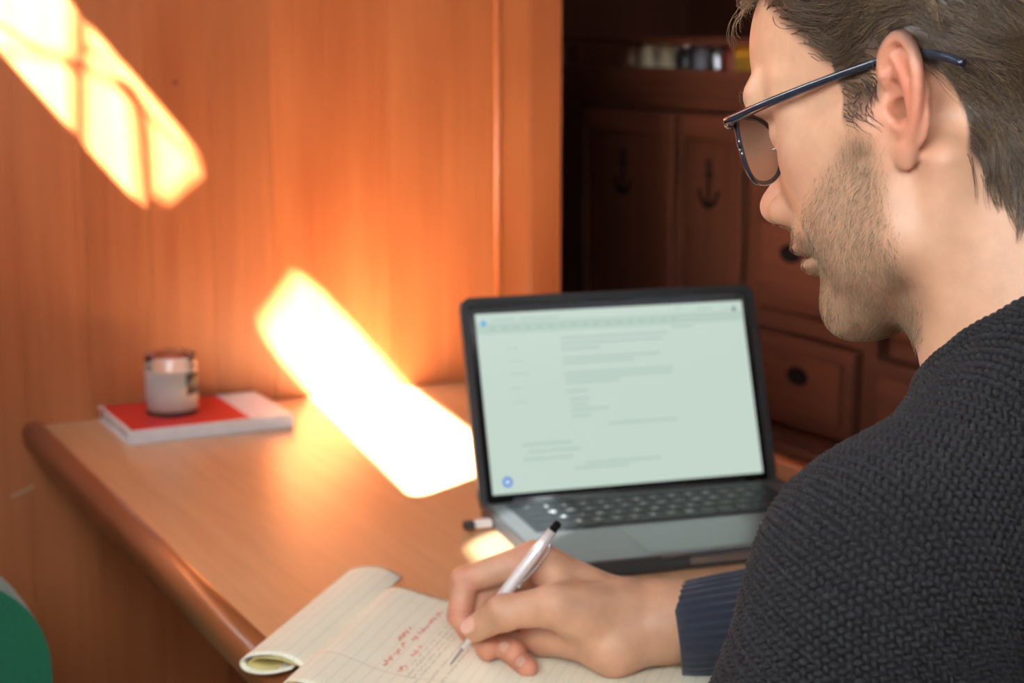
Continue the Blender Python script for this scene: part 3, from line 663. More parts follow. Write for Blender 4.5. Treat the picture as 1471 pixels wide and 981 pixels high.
# ears
def ear(s):
    T = np.array(mm(s*71, -3, 0)); fl = math.radians(17)
    eb = np.array((s*math.sin(fl), -math.cos(fl), 0)); ev = np.array((s*.06, -.16, .985)); ev /= np.linalg.norm(ev); nn = np.cross(ev, eb)*(-1 if s > 0 else 1); nn = nn if nn[0]*s > 0 else -nn
    E = lambda b, v, w: T+(b*.80*eb+v*(.88 if v > 0 else 1)*ev+w*nn)*.001
    AX = [eb, ev, nn]; D = HF.D
    EF = Field(HF.lo, HF.lo, .0016); EF.ax = HF.ax; EF.lo = HF.lo; EF.D = np.full_like(HF.D, .05)
    a = EF.add
    a(ell(E(13, 5, -1), mm(14.5, 29, 3.2), AX), .002)
    a(ell(E(9, 1, -6), mm(9, 15, 8), AX), .006)
    hx = [(5, 3, 0), (0, 10, 2), (-2.5, 20, 3), (1, 30, 3.5), (11, 35.5, 3.5), (21.5, 32, 4), (28, 21, 4.5), (29.5, 7, 4.5), (27.5, -6, 4), (22.5, -16, 3), (16, -25, 1.5)]
    hp = smooth_pts([E(*p) for p in hx], 4); n = len(hp)
    a(chain(hp, [.0026+.0012*math.sin(math.pi*min(1, i/n*1.15)) for i in range(n)]), .002)
    a(ell(E(9.5, -25, .2), mm(7.5, 10, 3.8), AX), .005)
    ah = smooth_pts([E(*p) for p in [(15, -14, 2.5), (20, -3, 3.5), (19.5, 9, 4), (14, 19, 3), (7, 25, 1.5)]], 4)
    a(chain(ah, [.0032]*len(ah)), .003)
    ah = smooth_pts([E(*p) for p in [(18, 10, 3), (10, 15, 2.0), (3, 16, .5)]], 4); a(chain(ah, [.0026]*len(ah)), .003)
    EF.cut(ell(E(9, -1, 5), mm(7.5, 11.5, 8), AX), .003)
    a(ell(E(10.5, -14, 2.5), mm(5, 4, 3.2), AX), .003)
    a(ell(E(-2.5, -3, 1.5), mm(5, 7, 4), AX), .004)
    HF.D = smin(HF.D, EF.D, .004)
    HF.cut(ell(E(5, -3, -7), mm(4.5, 6, 11), AX), .002)
    HF.cut(ell(E(8, 1, 3), mm(6, 8, 5), AX), .003)
    return E
EAR_L = ear(-1); ear(1)
hv, hq = nets(HF); hv = relax(hv, hq, 2, .4)
# ------------------------------------------------------------------ right hand on the pen
fb = np.array([J[k] for k in J if k not in ('N', 'pen_top')])
ELB = np.array((.86, .90, .822)); fdir = ELB-J['wrist']; fdir /= np.linalg.norm(fdir)
UP_ = np.array((0, 0, 1.)); GF = Field(fb.min(0)-.03, np.maximum(fb.max(0)+.03, J["wrist"]+fdir*.10+.03), .0009); a = GF.add
a(cone(J['wrist']+fdir*.12, J['wrist'], .031, .026), .004)
a(cone(J['wrist'], J['carpal'], .026, .024), .012)
for k, r in (('i', .0135), ('m', .0135), ('r', .013), ('p', .012)): a(cone(J['carpal']+(J[k+'_mcp']-J['i_mcp'])*.35, J[k+'_mcp'], .019, r), .010)
a(cone(J['heel']+UP_*.003, J['p_mcp']*.6+J['heel']*.4, .0165, .015), .016); a(cone(J['heel']+UP_*.003, J['wrist'], .0165, .022), .02)
a(cone(J['heel']+UP_*.004, J['hyp'], .0155, .0135), .012); a(cone(J['hyp'], J['p_mcp'], .0135, .012), .010)
a(cone(J['t_cmc'], J['t_mcp'], .0185, .0145), .010); a(ell(J['thenar'], (.024, .019, .019)), .012)
a(cone(J['t_mcp']*.75+J['t_cmc']*.25, J['i_mcp']*.85+J['carpal']*.15, .0095, .0095), .012)
def finger(k, r, kk=.0035):
    a(chain([J[k+'_mcp'], J[k+'_pip']], [r[0], r[1]]), .0035); a(cone(J[k+'_pip'], J[k+'_dip'], r[1]*.99, r[2]), .0018); a(cone(J[k+'_dip'], J[k+'_tip'], r[2], r[3]), .0015)
    a(ell(J[k+'_pip'], (r[1]*1.05,)*3), .002)
finger('p', (.0110, .0092, .0085, .0078)); finger('r', (.0125, .0103, .0097, .0090)); finger('m', (.0130, .0108, .0100, .0092)); finger('i', (.0132, .0104, .0093, .0082))
a(cone(J['t_mcp'], J['t_ip'], .0148, .0122), .006); a(cone(J['t_ip'], J['t_tip'], .0126, .0100), .004); a(ell(J['t_ip'], (.0130,)*3), .003)
gv, gq = nets(GF); gv = relax(gv, gq, 2, .4)

# ------------------------------------------------------------------ body under the clothes
SL = NECK+BL*.145+UP*-.056; SR = NECK-BL*.160+UP*-.045+BF*.02
CH = NECK+UP*-.20-BF*.035; PV = NECK-BF*.12+UP*-.485
EL = SL+BF*.09+UP*-.27+BL*.045; WL = EL+BF*.19-BL*.08+UP*-.085
CU0 = np.array((.6461, 1.0050, .7912)); CUD = ELB-CU0; CUD = CUD/np.linalg.norm(CUD)
BAX = [BL, BF, UP]
def torso_parts(g):
    """(prim, k) list; g grows the shape (clothing)"""
    return [(ell(CH, (.150+g, .112+g, .215+g), BAX), .03), (ell(PV, (.165+g, .125+g, .13+g), BAX), .06), (ell((CH+PV)/2, (.150+g, .115+g, .22+g), BAX), .05),
            (cone(NECK+BL*.03-BF*.02+UP*-.004, SL+UP*-.004, .058+g, .050+g), .04), (cone(NECK-BL*.03-BF*.02, SR+UP*-.008, .052+g, .052+g), .04),
            (cone(NECK-BF*.018+UP*-.03, NECK-BF*.030+UP*.028, .075+g, .058+g), .05),
            (cone(SL, EL, .055+g, .046+g), .03), (cone(EL, WL, .043+g, .030+g), .02), (cone(SR, ELB, .056+g, .044+g), .03)]
TF = Field((.28, .33, .36), (1.02, 1.12, 1.10), .006)
for p, k in torso_parts(-.001): TF.add(p, k)
TF.add(cone(ELB, J['wrist']+fdir*.05, .042, .029), .02)
TF.add(cone(NECK+UP*-.05, NECK+UP*.02, .05, .05), .02)
def mitt(W, d, side):
    d = d/np.linalg.norm(d); TF.add(cone(W, W+d*.085, .026, .026), .02)
    for i, (o, L) in enumerate(((-.027, .065), (-.009, .078), (.009, .072), (.027, .055))): TF.add(cone(W+d*.08+side*o, W+d*(.08+L)+side*o-UP*.012, .0085, .0065), .004)
    TF.add(cone(W+d*.02-side*.03, W+d*.075-side*.048, .011, .008), .008)
mitt(WL, BF*.9-BL*.3-UP*.1, BL)
tv, tq = nets(TF); tv = relax(tv, tq, 2, .5)

# colour of the skin: warmer ears and knuckles, beard shadow, hair-covered scalp
def hair_mask(P, ez=30):
    """1 where head hair grows (head frame)"""
    x, y, z = np.abs(P[:, 0]), P[:, 1]*1000, P[:, 2]*1000
    line = np.interp(y, [-200, -62, -47, -35, -29, -12, 6, 8, 24, 27, 50, 78, 98], [-78, -74, -64, -36, 8, ez, ez, -6, -8, 23, 48, 76, 88])
    return smooth01(z-line, -4, 11)
def beard_mask(P):
    x, y, z = np.abs(P[:, 0])*1000, P[:, 1]*1000, P[:, 2]*1000
    top = np.interp(y, [-5, 8, 22, 45, 66, 84, 92, 130], [-30, -8, -9, -24, -40, -52, -46, -43])
    m = smooth01(top-z, -6, 12)*smooth01(y-.30*np.maximum(-z-75, 0), 2, 16)*smooth01(z, -126, -112)
    lips = np.exp(-((z+57)/4.5)**2-(x/19)**4)*(y > 97)+np.exp(-((z+68.5)/5.5)**2-(x/17)**4)*(y > 95)
    return m*(1-np.clip(lips*1.3, 0, 1))
SKIN = np.array(rgb((206, 158, 126))); RED = np.array(rgb((202, 116, 90)))
hm = hair_mask(hv, 20); bmk = beard_mask(hv)
hc = np.tile(SKIN, (len(hv), 1))
earw = np.zeros(len(hv))
for s in (-1, 1):
    c = np.array(mm(s*82, -14, 3)); earw = np.maximum(earw, np.exp(-(((hv-c)/np.array(mm(16, 20, 34)))**2).sum(1)))
nosew = np.exp(-(((hv-np.array(mm(0, 116, -28)))/np.array(mm(18, 16, 14)))**2).sum(1))
cheek = np.maximum(*[np.exp(-(((hv-np.array(mm(s*46, 66, -20)))/np.array(mm(20, 24, 18)))**2).sum(1)) for s in (-1, 1)])
lipw = np.exp(-((hv[:, 2]*1000+63)/7.5)**2-(hv[:, 0]*1000/22)**4)*(hv[:, 1] > .096)
w = np.clip(.9*earw+.45*nosew+.35*cheek+.5*lipw, 0, 1)[:, None]; hc = hc*(1-w)+RED*w
w = (.30*bmk)[:, None]; hc = hc*(1-w)+np.array(rgb((138, 106, 80)))*w
sbh = smooth01(26-hv[:, 2]*1000, 0, 16)*(hv[:, 1] > -.004)*(hv[:, 1] < .034); w = (.93*hm*(1-.35*sbh)*(1-smooth01(earw, .35, .6)))[:, None]; hc = hc*(1-w)+np.array(rgb((46, 36, 28)))*w
gc_ = np.tile(SKIN, (len(gv), 1)); w = np.zeros(len(gv))
for k in ('i_pip', 'i_mcp', 'm_tip', 'r_tip', 'p_tip', 'i_tip', 'm_pip', 'heel', 'i_dip', 'm_dip'): w = np.maximum(w, .6*np.exp(-((gv-J[k])**2).sum(1)/.013**2))
gc_ = gc_*(1-w[:, None])+np.array(rgb((206, 110, 88)))*w[:, None]
NAIL = np.array(rgb((222, 172, 150)))
def crease_shade(pts, wd, dk):  # darker lines coloured into the skin as the shade of its folds
    global gc_
    P = np.array(smooth_pts(pts, 8)); d = np.sqrt(((gv[:, None]-P[None])**2).sum(2).min(1)); w = (dk*np.exp(-(d/wd)**2))[:, None]; gc_ = gc_*(1-w)+np.array(rgb((150, 76, 56)))*w
def ringpts(c, ax, r, a0, a1):
    ax = ax/np.linalg.norm(ax); u = np.cross(ax, UP_); u /= np.linalg.norm(u); v = np.cross(u, ax); return [c+u*r*math.cos(t)+v*r*math.sin(t) for t in np.linspace(a0, a1, 7)]
for k, q_, r in (('t_ip', 't_mcp', .0128), ('i_pip', 'i_mcp', .0104), ('i_dip', 'i_pip', .0092), ('m_dip', 'm_pip', .0098), ('r_dip', 'r_pip', .0095), ('p_dip', 'p_pip', .0085)):
    ax_ = J[k]-J[q_]
    for o_ in (-.0016, .0014): crease_shade(ringpts(J[k]+ax_/np.linalg.norm(ax_)*o_, ax_, r, 0, 2*math.pi), .0009, .38)
crease_shade([J['t_mcp']+np.array((.012, -.012, -.004)), J['t_mcp']+np.array((.018, -.010, -.012)), J['t_mcp']+np.array((.030, -.004, -.020))], .0012, .45)
tc_ = np.tile(SKIN, (len(tv), 1))
PV_ = np.concatenate([to_world(hv), gv, tv]); PQ = np.concatenate([hq, gq+len(hv), tq+len(hv)+len(gv)])
m, nt, b = new_mat('skin'); M['skin'] = m
at = node(nt, 'ShaderNodeVertexColor', layer_name='Col'); tc = node(nt, 'ShaderNodeTexCoord')
n1 = node(nt, 'ShaderNodeTexNoise', {'Vector': tc.outputs['Object'], 'Scale': 55.0, 'Detail': 5.0, 'Roughness': .6}); n2 = node(nt, 'ShaderNodeTexNoise', {'Vector': tc.outputs['Object'], 'Scale': 900.0, 'Detail': 3.0})
mr = node(nt, 'ShaderNodeMapRange', {'Value': n1.outputs[0], 'From Min': .3, 'From Max': .7, 'To Min': .90, 'To Max': 1.08}); hs = node(nt, 'ShaderNodeHueSaturation', {'Value': mr.outputs[0], 'Color': at.outputs[0]})
nt.links.new(hs.outputs[0], b.inputs['Base Color']); b.inputs['Roughness'].default_value = .48
b.inputs['Subsurface Weight'].default_value = .22; b.inputs['Subsurface Radius'].default_value = (.010, .0040, .0022); b.inputs['Subsurface Scale'].default_value = .6
bp = node(nt, 'ShaderNodeBump', {'Height': n2.outputs[0], 'Strength': .18, 'Distance': .0006}); nt.links.new(bp.outputs[0], b.inputs['Normal'])
me = np_mesh('person', PV_, PQ); set_col(me, np.concatenate([hc, gc_, tc_]))
person = obj('person', me, M['skin']); tag(person, 'seated bearded man in glasses and dark knit sweater, writing with a pen', 'person')

def nail(k, tip, prev, L, Wd, toward):
    c = J[k].copy(); to = np.array(toward)-J[tip]; to /= np.linalg.norm(to); ax = J[tip]-J[prev]; ax /= np.linalg.norm(ax); to = to-ax*(to@ax); to /= np.linalg.norm(to); p = np.array([J[tip]-ax*.001+to*.004])
    for _ in range(25): p = p-GF.grad(p)*GF.sample(p)[:, None]
    n = GF.grad(p)[0]; ax = ax-n*(ax@n); ax /= np.linalg.norm(ax); sd_ = np.cross(n, ax); V, F = [], []; nu, nv = 9, 8
    for i in range(nu):
        for j in range(nv):
            u = -1+2*i/(nu-1); v = -1+2*j/(nv-1); w_ = math.sqrt(max(0, 1-(abs(u)**3.2))) if u < 0 else math.sqrt(max(0, 1-(abs(u)**3)*.8))
            q = p[0]+ax*u*L+sd_*v*w_*Wd; q = q-n*(v*w_*Wd)**2*60; V.append(q+n*.0006)
    for i in range(nu-1):
        for j in range(nv-1): F.append((i*nv+j, (i+1)*nv+j, (i+1)*nv+j+1, i*nv+j+1))
    o = obj('fingernail', mesh('fingernail', V, F, True), M['nail'], person); md = o.modifiers.new('thick', 'SOLIDIFY'); md.thickness = .0008; md.offset = 0
M['nail'] = plain('nail', rgb((226, 178, 156)), .28, .04, 200, 0, Coat_Weight=.3)
nail('t_nail', 't_tip', 't_ip', .0068, .0058, (.30, .60, 1.30)); nail('r_nail', 'r_tip', 'r_dip', .0045, .0042, (.25, .55, 1.0)); nail('p_nail', 'p_tip', 'p_dip', .0040, .0037, (.25, .55, 1.0))

# ------------------------------------------------------------------ strands
def strand_mesh(P, rad, cols, name):
    """P (n, m, 3) polylines in world space, three-sided tapered tubes"""
    n, m, _ = P.shape; T = np.gradient(P, axis=1); T /= np.maximum(np.linalg.norm(T, axis=2, keepdims=True), 1e-9)
    ref = np.array((.31, .42, .85)); a_ = np.cross(T, ref); a_ /= np.maximum(np.linalg.norm(a_, axis=2, keepdims=True), 1e-9); b_ = np.cross(T, a_)
    tp = np.linspace(1, .25, m)[None, :, None]*np.asarray(rad).reshape(-1, 1, 1); V = []
    for k in range(3):
        an = 2*math.pi*k/3; V.append(P+tp*(a_*math.cos(an)+b_*math.sin(an)))
    V = np.stack(V, 2).reshape(-1, 3); base = (np.arange(n)*m*3)[:, None, None]+(np.arange(m-1)*3)[None, :, None]; Q = []
    for k in range(3):
        k2 = (k+1) % 3; Q.append(np.stack([base[..., 0]+k, base[..., 0]+k2, base[..., 0]+3+k2, base[..., 0]+3+k], -1))
    Q = np.concatenate(Q).reshape(-1, 4); me = np_mesh(name, V, Q); set_col(me, np.repeat(cols, m*3, 0)); return me
def grow_strands(roots, length, flow, m, lift, clump=.5, off=.0006, wav=.25):
    n = len(roots); P = np.zeros((n, m, 3)); p = roots.copy(); nrm = HF.grad(p); P[:, 0] = p-nrm*.0006; ph = rng.uniform(0, 6.28, (n, 3))
    cell = np.floor(roots/.016); cs = np.sin(cell@np.array((12.99, 78.2, 37.7)))*43758.5; cl_ = np.stack([np.sin(cs), np.sin(cs*1.7), np.sin(cs*2.3)], 1)
    for i in range(1, m):
        nrm = HF.grad(p); d = flow(p, i/(m-1)); d = d+clump*cl_*.5+wav*np.sin(ph+i*.9)+rng.normal(0, .08, (n, 3))
        d = d-nrm*(d*nrm).sum(1, keepdims=True); d /= np.maximum(np.linalg.norm(d, axis=1, keepdims=True), 1e-9); t = i/(m-1)
        lf = lift*(1-1.3*t) if np.isscalar(lift) else lift[:, None]*(1-1.3*t)
        p = p+(d+nrm*lf)*(length/(m-1))[:, None]
        dd = HF.sample(p); low = np.maximum(off+.0015*t-dd, 0); p = p+HF.grad(p)*low[:, None]; P[:, i] = p
    return P
tri = hv[hq]; area = np.linalg.norm(np.cross(tri[:, 2]-tri[:, 0], tri[:, 3]-tri[:, 1]), axis=1); cen = tri.mean(1)
def roots_for(mask, n):
    pr = area*mask; pr = pr/pr.sum(); f = rng.choice(len(hq), n, p=pr); u = rng.random((n, 2)); q = hv[hq[f]]
    return (q[:, 0]*(1-u[:, :1])+q[:, 1]*u[:, :1])*(1-u[:, 1:])+(q[:, 3]*(1-u[:, :1])+q[:, 2]*u[:, :1])*u[:, 1:]
earc = np.zeros(len(cen))
for s in (-1, 1): earc = np.maximum(earc, (((cen-np.array(mm(s*84, -15, 2)))/np.array(mm(17, 21, 36)))**2).sum(1) < 1)*(np.abs(cen[:, 0]) > .0755)
m_hair, nt, b = new_mat('hair'); at = node(nt, 'ShaderNodeVertexColor', layer_name='Col'); nt.links.new(at.outputs[0], b.inputs['Base Color']); b.inputs['Roughness'].default_value = .42; b.inputs['Specular IOR Level'].default_value = .6
def hair_flow(p, t):
    y, z = p[:, 1]*1000, p[:, 2]*1000; d = np.zeros_like(p); back = smooth01(-y, -10, 70)
    d[:, 1] = -1+.45*back; d[:, 2] = -.18-.75*back
    sb = smooth01(28-z, 0, 22)*(y > -4)*(y < 34); d[:, 1] = d[:, 1]*(1-sb)-.6*sb; d[:, 2] = d[:, 2]*(1-sb)-1.0*sb
    tp_ = smooth01(y, 62, 90)*smooth01(z, 62, 80); d[:, 2] += .5*tp_
    nape = smooth01(-z, 15, 50); d[:, 1] = d[:, 1]*(1-nape)+.15*nape; d[:, 2] -= .6*nape
    return d
sbc = smooth01(26-cen[:, 2]*1000, 0, 16)*(cen[:, 1] > -.004)*(cen[:, 1] < .034)
R1 = roots_for(hair_mask(cen)*(1-earc)*(cen[:, 0] < .035)*(1-.2*sbc), 12500)
y, z = R1[:, 1]*1000, R1[:, 2]*1000; sb = smooth01(26-z, 0, 16)*(y > -4)*(y < 34)
edge = smooth01(np.abs(hair_mask(R1)-.5), .5, .2)
L_ = (.034*(1-sb)+.014*sb)*rng.uniform(.6, 1.15, len(R1))*(1-.45*smooth01(-z, 20, 55)); L_[(y > 20) & (z < 50)] *= .8; L_[(y > -30) & (y < 22) & (z > 20) & (z < 44)] *= .5
HP = grow_strands(R1, L_, hair_flow, 8, .32*(1-sb)+.14*sb, .85)
gi = rng.choice(len(R1), 700, replace=False); near = np.concatenate([np.argmin(((R1[a_:a_+1000, None]-R1[gi][None])**2).sum(2), 1) for a_ in range(0, len(R1), 1000)])
cwt = (np.linspace(0, 1, 8)**1.2*.62)[None, :, None]*(1-.7*sb)[:, None, None]; HP = HP*(1-cwt)+HP[gi][near]*cwt
cdark, clight = np.array(rgb((36, 27, 20))), np.array(rgb((134, 106, 74))); cw = rng.beta(1.6, 2.6, (len(R1), 1))
cell = rng.random(700)[near]; cw = np.clip(cw*.6+.55*cell[:, None]*rng.random((len(R1), 1)), 0, 1)
front = smooth01(y, 50, 90)[:, None]; cols = cdark*(1-cw)+clight*cw; cols = cols*(1+.6*front)
hair = obj('hair', strand_mesh(to_world(HP.reshape(-1, 3)).reshape(HP.shape), np.full(len(R1), .00026), cols, 'hair'), m_hair, person); hair['kind'] = 'stuff'; hair['label'] = 'brown hair swept back over the ear'
# loose forelock
n = 420; FR = np.stack([rng.uniform(-.045, .02, n), rng.uniform(.074, .094, n), rng.uniform(.078, .092, n)], 1); FR -= HF.grad(FR)*HF.sample(FR)[:, None]
def fore(p, t):
    d = np.zeros_like(p); d[:, 0] = -.5+1.1*t; d[:, 1] = .9-1.9*t; d[:, 2] = .55-1.2*t; return d
FP = grow_strands(FR, rng.uniform(.02, .045, n), fore, 10, .85, .5, .0006, .3)
cw = rng.random((n, 1)); obj('forelock', strand_mesh(to_world(FP.reshape(-1, 3)).reshape(FP.shape), np.full(n, .00022), cdark*(1-cw)*1.5+np.array(rgb((170, 138, 100)))*cw, 'forelock'), m_hair, person)['kind'] = 'stuff'
# beard and eyebrows
R2 = roots_for(beard_mask(cen)*(1-earc)*(cen[:, 0] < .025), 12000)
def beard_flow(p, t):
    d = np.zeros_like(p); d[:, 2] = -1; d[:, 1] = .15; d[:, 0] = 0; return d
BP = grow_strands(R2, rng.uniform(.0025, .0058, len(R2)), beard_flow, 3, .55, .5, .0003, .35)
cw = rng.random((len(R2), 1)); cols = np.array(rgb((72, 58, 44)))*(1-cw)+np.array(rgb((204, 176, 136)))*cw
bd = obj('beard', strand_mesh(to_world(BP.reshape(-1, 3)).reshape(BP.shape), np.full(len(R2), .000090), cols, 'beard'), m_hair, person); bd['kind'] = 'stuff'; bd['label'] = 'short light brown stubble beard'
n = 900; ER = np.stack([np.where(rng.random(n) < .5, -1, 1)*rng.uniform(.012, .050, n), np.full(n, .105), .026+rng.normal(0, .003, n)], 1)
for _ in range(6): ER -= HF.grad(ER)*HF.sample(ER)[:, None]
def brow_flow(p, t):
    d = np.zeros_like(p); d[:, 0] = np.sign(p[:, 0]); d[:, 2] = .25; d[:, 1] = .3; return d
EP = grow_strands(ER, rng.uniform(.006, .010, n), brow_flow, 4, .4, .3); cw = rng.random((n, 1))
obj('eyebrows', strand_mesh(to_world(EP.reshape(-1, 3)).reshape(EP.shape), np.full(n, .00018), cdark*(1-cw)*1.4+np.array(rgb((150, 116, 80)))*cw, 'eyebrows'), m_hair, person)['kind'] = 'stuff'

# ------------------------------------------------------------------ sweater
M['wool'] = plain('charcoal_wool', rgb((19, 18, 22)), .85, .25, 900, .25, Sheen_Weight=.04, Sheen_Roughness=.5)
M['wool_gap'] = plain('wool_ground', rgb((5, 5, 6)), .95, .2, 800)  # near-black colour paints the shade in the gaps between stitches
SW = torso_parts(.007)+[(cone(ELB, CU0+CUD*.145, .046, .041), .02)]
def sweater_sdf(P):
    X, Y, Z = P[:, 0], P[:, 1], P[:, 2]; d = np.full(len(P), .5)
    for p, k in SW: d = smin(d, p[2](X, Y, Z), k)
    return d
WF = Field((.28, .33, .42), (1.02, 1.12, 1.16), .0045)
for p, k in SW: WF.add(p, k)
ncut = cone(NECK+UP*-.02, to_world(mm(0, -22, -36))[0], .066, .062)
WF.cut(ncut, .004)
WF.cut(ell(WL+(BF*.9-BL*.3)*.09, (.09, .09, .09)), .004)
WF.cut(ell(PV-UP*.14, (.3, .3, .13)), .01)
wv, wq = nets(WF); wv = relax(wv, wq, 2, .5)
sweater = obj('sweater', np_mesh('sweater', wv, wq), M['wool_gap'], person); sweater['label'] = 'dark charcoal chunky knit sweater'
# stitches: yarn lobes laid in courses round the shoulder and upper arm
path = smooth_pts([NECK-BL*.05-BF*.02+UP*-.055, NECK+BL*.02-BF*.02+UP*-.055, NECK+BL*.09-BF*.012+UP*-.060, SL+UP*-.02, SL*.6+EL*.4, SL*.25+EL*.75, EL], 40)
path = np.array(path); sgl = np.concatenate([[0], np.cumsum(np.linalg.norm(np.diff(path, axis=0), axis=1))])
ROW, COLW = .0040, .0043
st = np.linspace(0, sgl[-1], 150); cp = np.stack([np.interp(st, sgl, path[:, i]) for i in range(3)], 1); tg = np.gradient(cp, axis=0); tg /= np.linalg.norm(tg, axis=1, keepdims=True)
th = np.radians(np.linspace(-150, 165, 260)); G = []; pu = UP-tg[0]*(UP@tg[0])
for c, t in zip(cp, tg):
    pu = pu-t*(pu@t); pu /= np.linalg.norm(pu); bk = np.cross(t, pu); bk = bk if bk@(-BF) > 0 else -bk
    d = np.cos(th)[:, None]*pu+np.sin(th)[:, None]*bk; P = c+d*.01
    for _ in range(30): P = P+d*np.clip(-sweater_sdf(P), -.02, .05)[:, None]*.9
    G.append(P)
G = np.array(G); ref = slice(int(260*165/315), int(260*215/315))
ds = np.linalg.norm(np.diff(G[:, ref], axis=0), axis=2).mean(1); cum = np.concatenate([[0], np.cumsum(ds)]); cs_ = np.arange(0, cum[-1], ROW); fi = np.interp(cs_, cum, np.arange(len(cum)))
i0_ = np.minimum(fi.astype(int), len(G)-2); fr_ = (fi-i0_)[:, None, None]; G2 = G[i0_]*(1-fr_)+G[i0_+1]*fr_
spc = np.linalg.norm(np.gradient(G2, axis=0), axis=2); rows, sps = [], []; dth = np.degrees(th)
for i, P in enumerate(G2):
    arc = np.concatenate([[0], np.cumsum(np.linalg.norm(np.diff(P, axis=0), axis=1))]); a0 = np.interp(30, dth, arc); off_ = (i % 2)*.5*COLW
    sA = np.arange((a0 % COLW)-COLW+off_, arc[-1], COLW); sA = sA[sA > 0]
    rows.append(np.stack([np.interp(sA, arc, P[:, k]) for k in range(3)], 1)); sps.append(np.interp(sA, arc, spc[i]))
pts = np.concatenate(rows); rid = np.concatenate([np.full(len(r), i) for i, r in enumerate(rows)]); spc = np.clip(np.concatenate(sps)/ROW, .75, 2.2)
tgt_ = np.concatenate([np.gradient(r, axis=0) for r in rows]); tgt_ /= np.maximum(np.linalg.norm(tgt_, axis=1, keepdims=True), 1e-9)
e_ = .001; nn_ = np.stack([sweater_sdf(pts+v)-sweater_sdf(pts-v) for v in np.eye(3)*e_], 1); nn_ /= np.linalg.norm(nn_, axis=1, keepdims=True)
keep = (ncut[2](pts[:, 0], pts[:, 1], pts[:, 2]) > .001) & (pts[:, 2] > .62) & (np.abs(sweater_sdf(pts)) < .003)
# leave out lobes crowding one another where the courses bunch up
pts, rid, tgt_, nn_, spc = pts[keep], rid[keep], tgt_[keep], nn_[keep], spc[keep]
key = np.floor(pts/.0015).astype(np.int64); _, ui = np.unique(key@np.array((1, 100003, 10000600009)), return_index=True); pts, rid, tgt_, nn_, spc = pts[ui], rid[ui], tgt_[ui], nn_[ui], spc[ui]
sd = np.cross(nn_, tgt_); sd /= np.linalg.norm(sd, axis=1, keepdims=True); an = np.where(rid % 2 == 0, .55, -.55)+rng.normal(0, .09, len(pts))
ax1 = tgt_*np.cos(an)[:, None]+sd*np.sin(an)[:, None]; ax2 = np.cross(nn_, ax1)
lob, lq = [], []
nr, ns = 4, 7
for i in range(nr+1):
    ph = math.pi*i/nr
    for k in range(ns):
        t = 2*math.pi*k/ns; lob.append((math.cos(ph), math.sin(ph)*math.cos(t), math.sin(ph)*math.sin(t)))
for i in range(nr):
    for k in range(ns): lq.append((i*ns+k, i*ns+(k+1) % ns, (i+1)*ns+(k+1) % ns, (i+1)*ns+k))
lob = np.array(lob); lq = np.array(lq); sc = rng.uniform(.88, 1.12, (len(pts), 1, 1))
V = pts[:, None]+nn_[:, None]*.0004+sc*(ax1[:, None]*lob[None, :, :1]*.0027+ax2[:, None]*lob[None, :, 1:2]*.00170*spc[:, None, None]+nn_[:, None]*lob[None, :, 2:]*.0027)
Q = (lq[None]+np.arange(len(pts))[:, None, None]*len(lob)).reshape(-1, 4)
kn = obj('knit_stitches', np_mesh('knit_stitches', V.reshape(-1, 3), Q), M['wool'], sweater); kn['kind'] = 'stuff'
print('stitches', len(pts), 'hair', len(R1), 'head verts', len(hv), 'hand', len(gv))
# collar roll where the knit meets the neck
na = to_world(mm(0, -22, -36))[0]-NECK; na /= np.linalg.norm(na); c1 = np.cross(na, BF); c1 /= np.linalg.norm(c1); c2 = np.cross(c1, na)
ring = []
for k in range(73):
    t = 2*math.pi*k/72; d = c1*math.cos(t)+c2*math.sin(t); hs_ = np.linspace(-.06, .12, 240); P = NECK+na*hs_[:, None]+d*.0655
    s_ = sweater_sdf(P); i = np.argmax(s_ > 0); ring.append(P[max(i, 1)]+d*.0015)
co = obj('collar', mesh('collar', *tube_data([Vector(p) for p in ring], .0030, 8), True), M['wool_gap'], sweater)
rg = np.array(ring); ra = np.concatenate([[0], np.cumsum(np.linalg.norm(np.diff(rg, axis=0), axis=1))]); VV, QQ = [], []
for rr in range(4):
    sa = np.arange(rr % 2*.002, ra[-1], .0041); Pc = np.stack([np.interp(sa, ra, rg[:, k]) for k in range(3)], 1); tt = np.gradient(Pc, axis=0); tt /= np.linalg.norm(tt, axis=1, keepdims=True)
    oo = Pc-NECK; oo -= na*(oo@na)[:, None]; oo -= tt*(oo*tt).sum(1)[:, None]; oo /= np.linalg.norm(oo, axis=1, keepdims=True); uu = np.cross(tt, oo); uu[(uu@na) < 0] *= -1; an_ = math.radians(-35+rr*42)
    nd = oo*math.cos(an_)+uu*math.sin(an_); ln = -oo*math.sin(an_)+uu*math.cos(an_); tw = .5*(1 if rr % 2 else -1); a1 = tt*math.cos(tw)+ln*math.sin(tw); a2 = np.cross(nd, a1); Pc = Pc+nd*.0030
    vv = Pc[:, None]+a1[:, None]*lob[None, :, :1]*.0028+a2[:, None]*lob[None, :, 1:2]*.0018+nd[:, None]*lob[None, :, 2:]*.0017
    QQ.append((lq[None]+np.arange(len(Pc))[:, None, None]*len(lob)).reshape(-1, 4)+sum(len(x) for x in VV)); VV.append(vv.reshape(-1, 3))
obj('collar_stitches', np_mesh('collar_stitches', np.concatenate(VV), np.concatenate(QQ)), M['wool'], sweater)['kind'] = 'stuff'
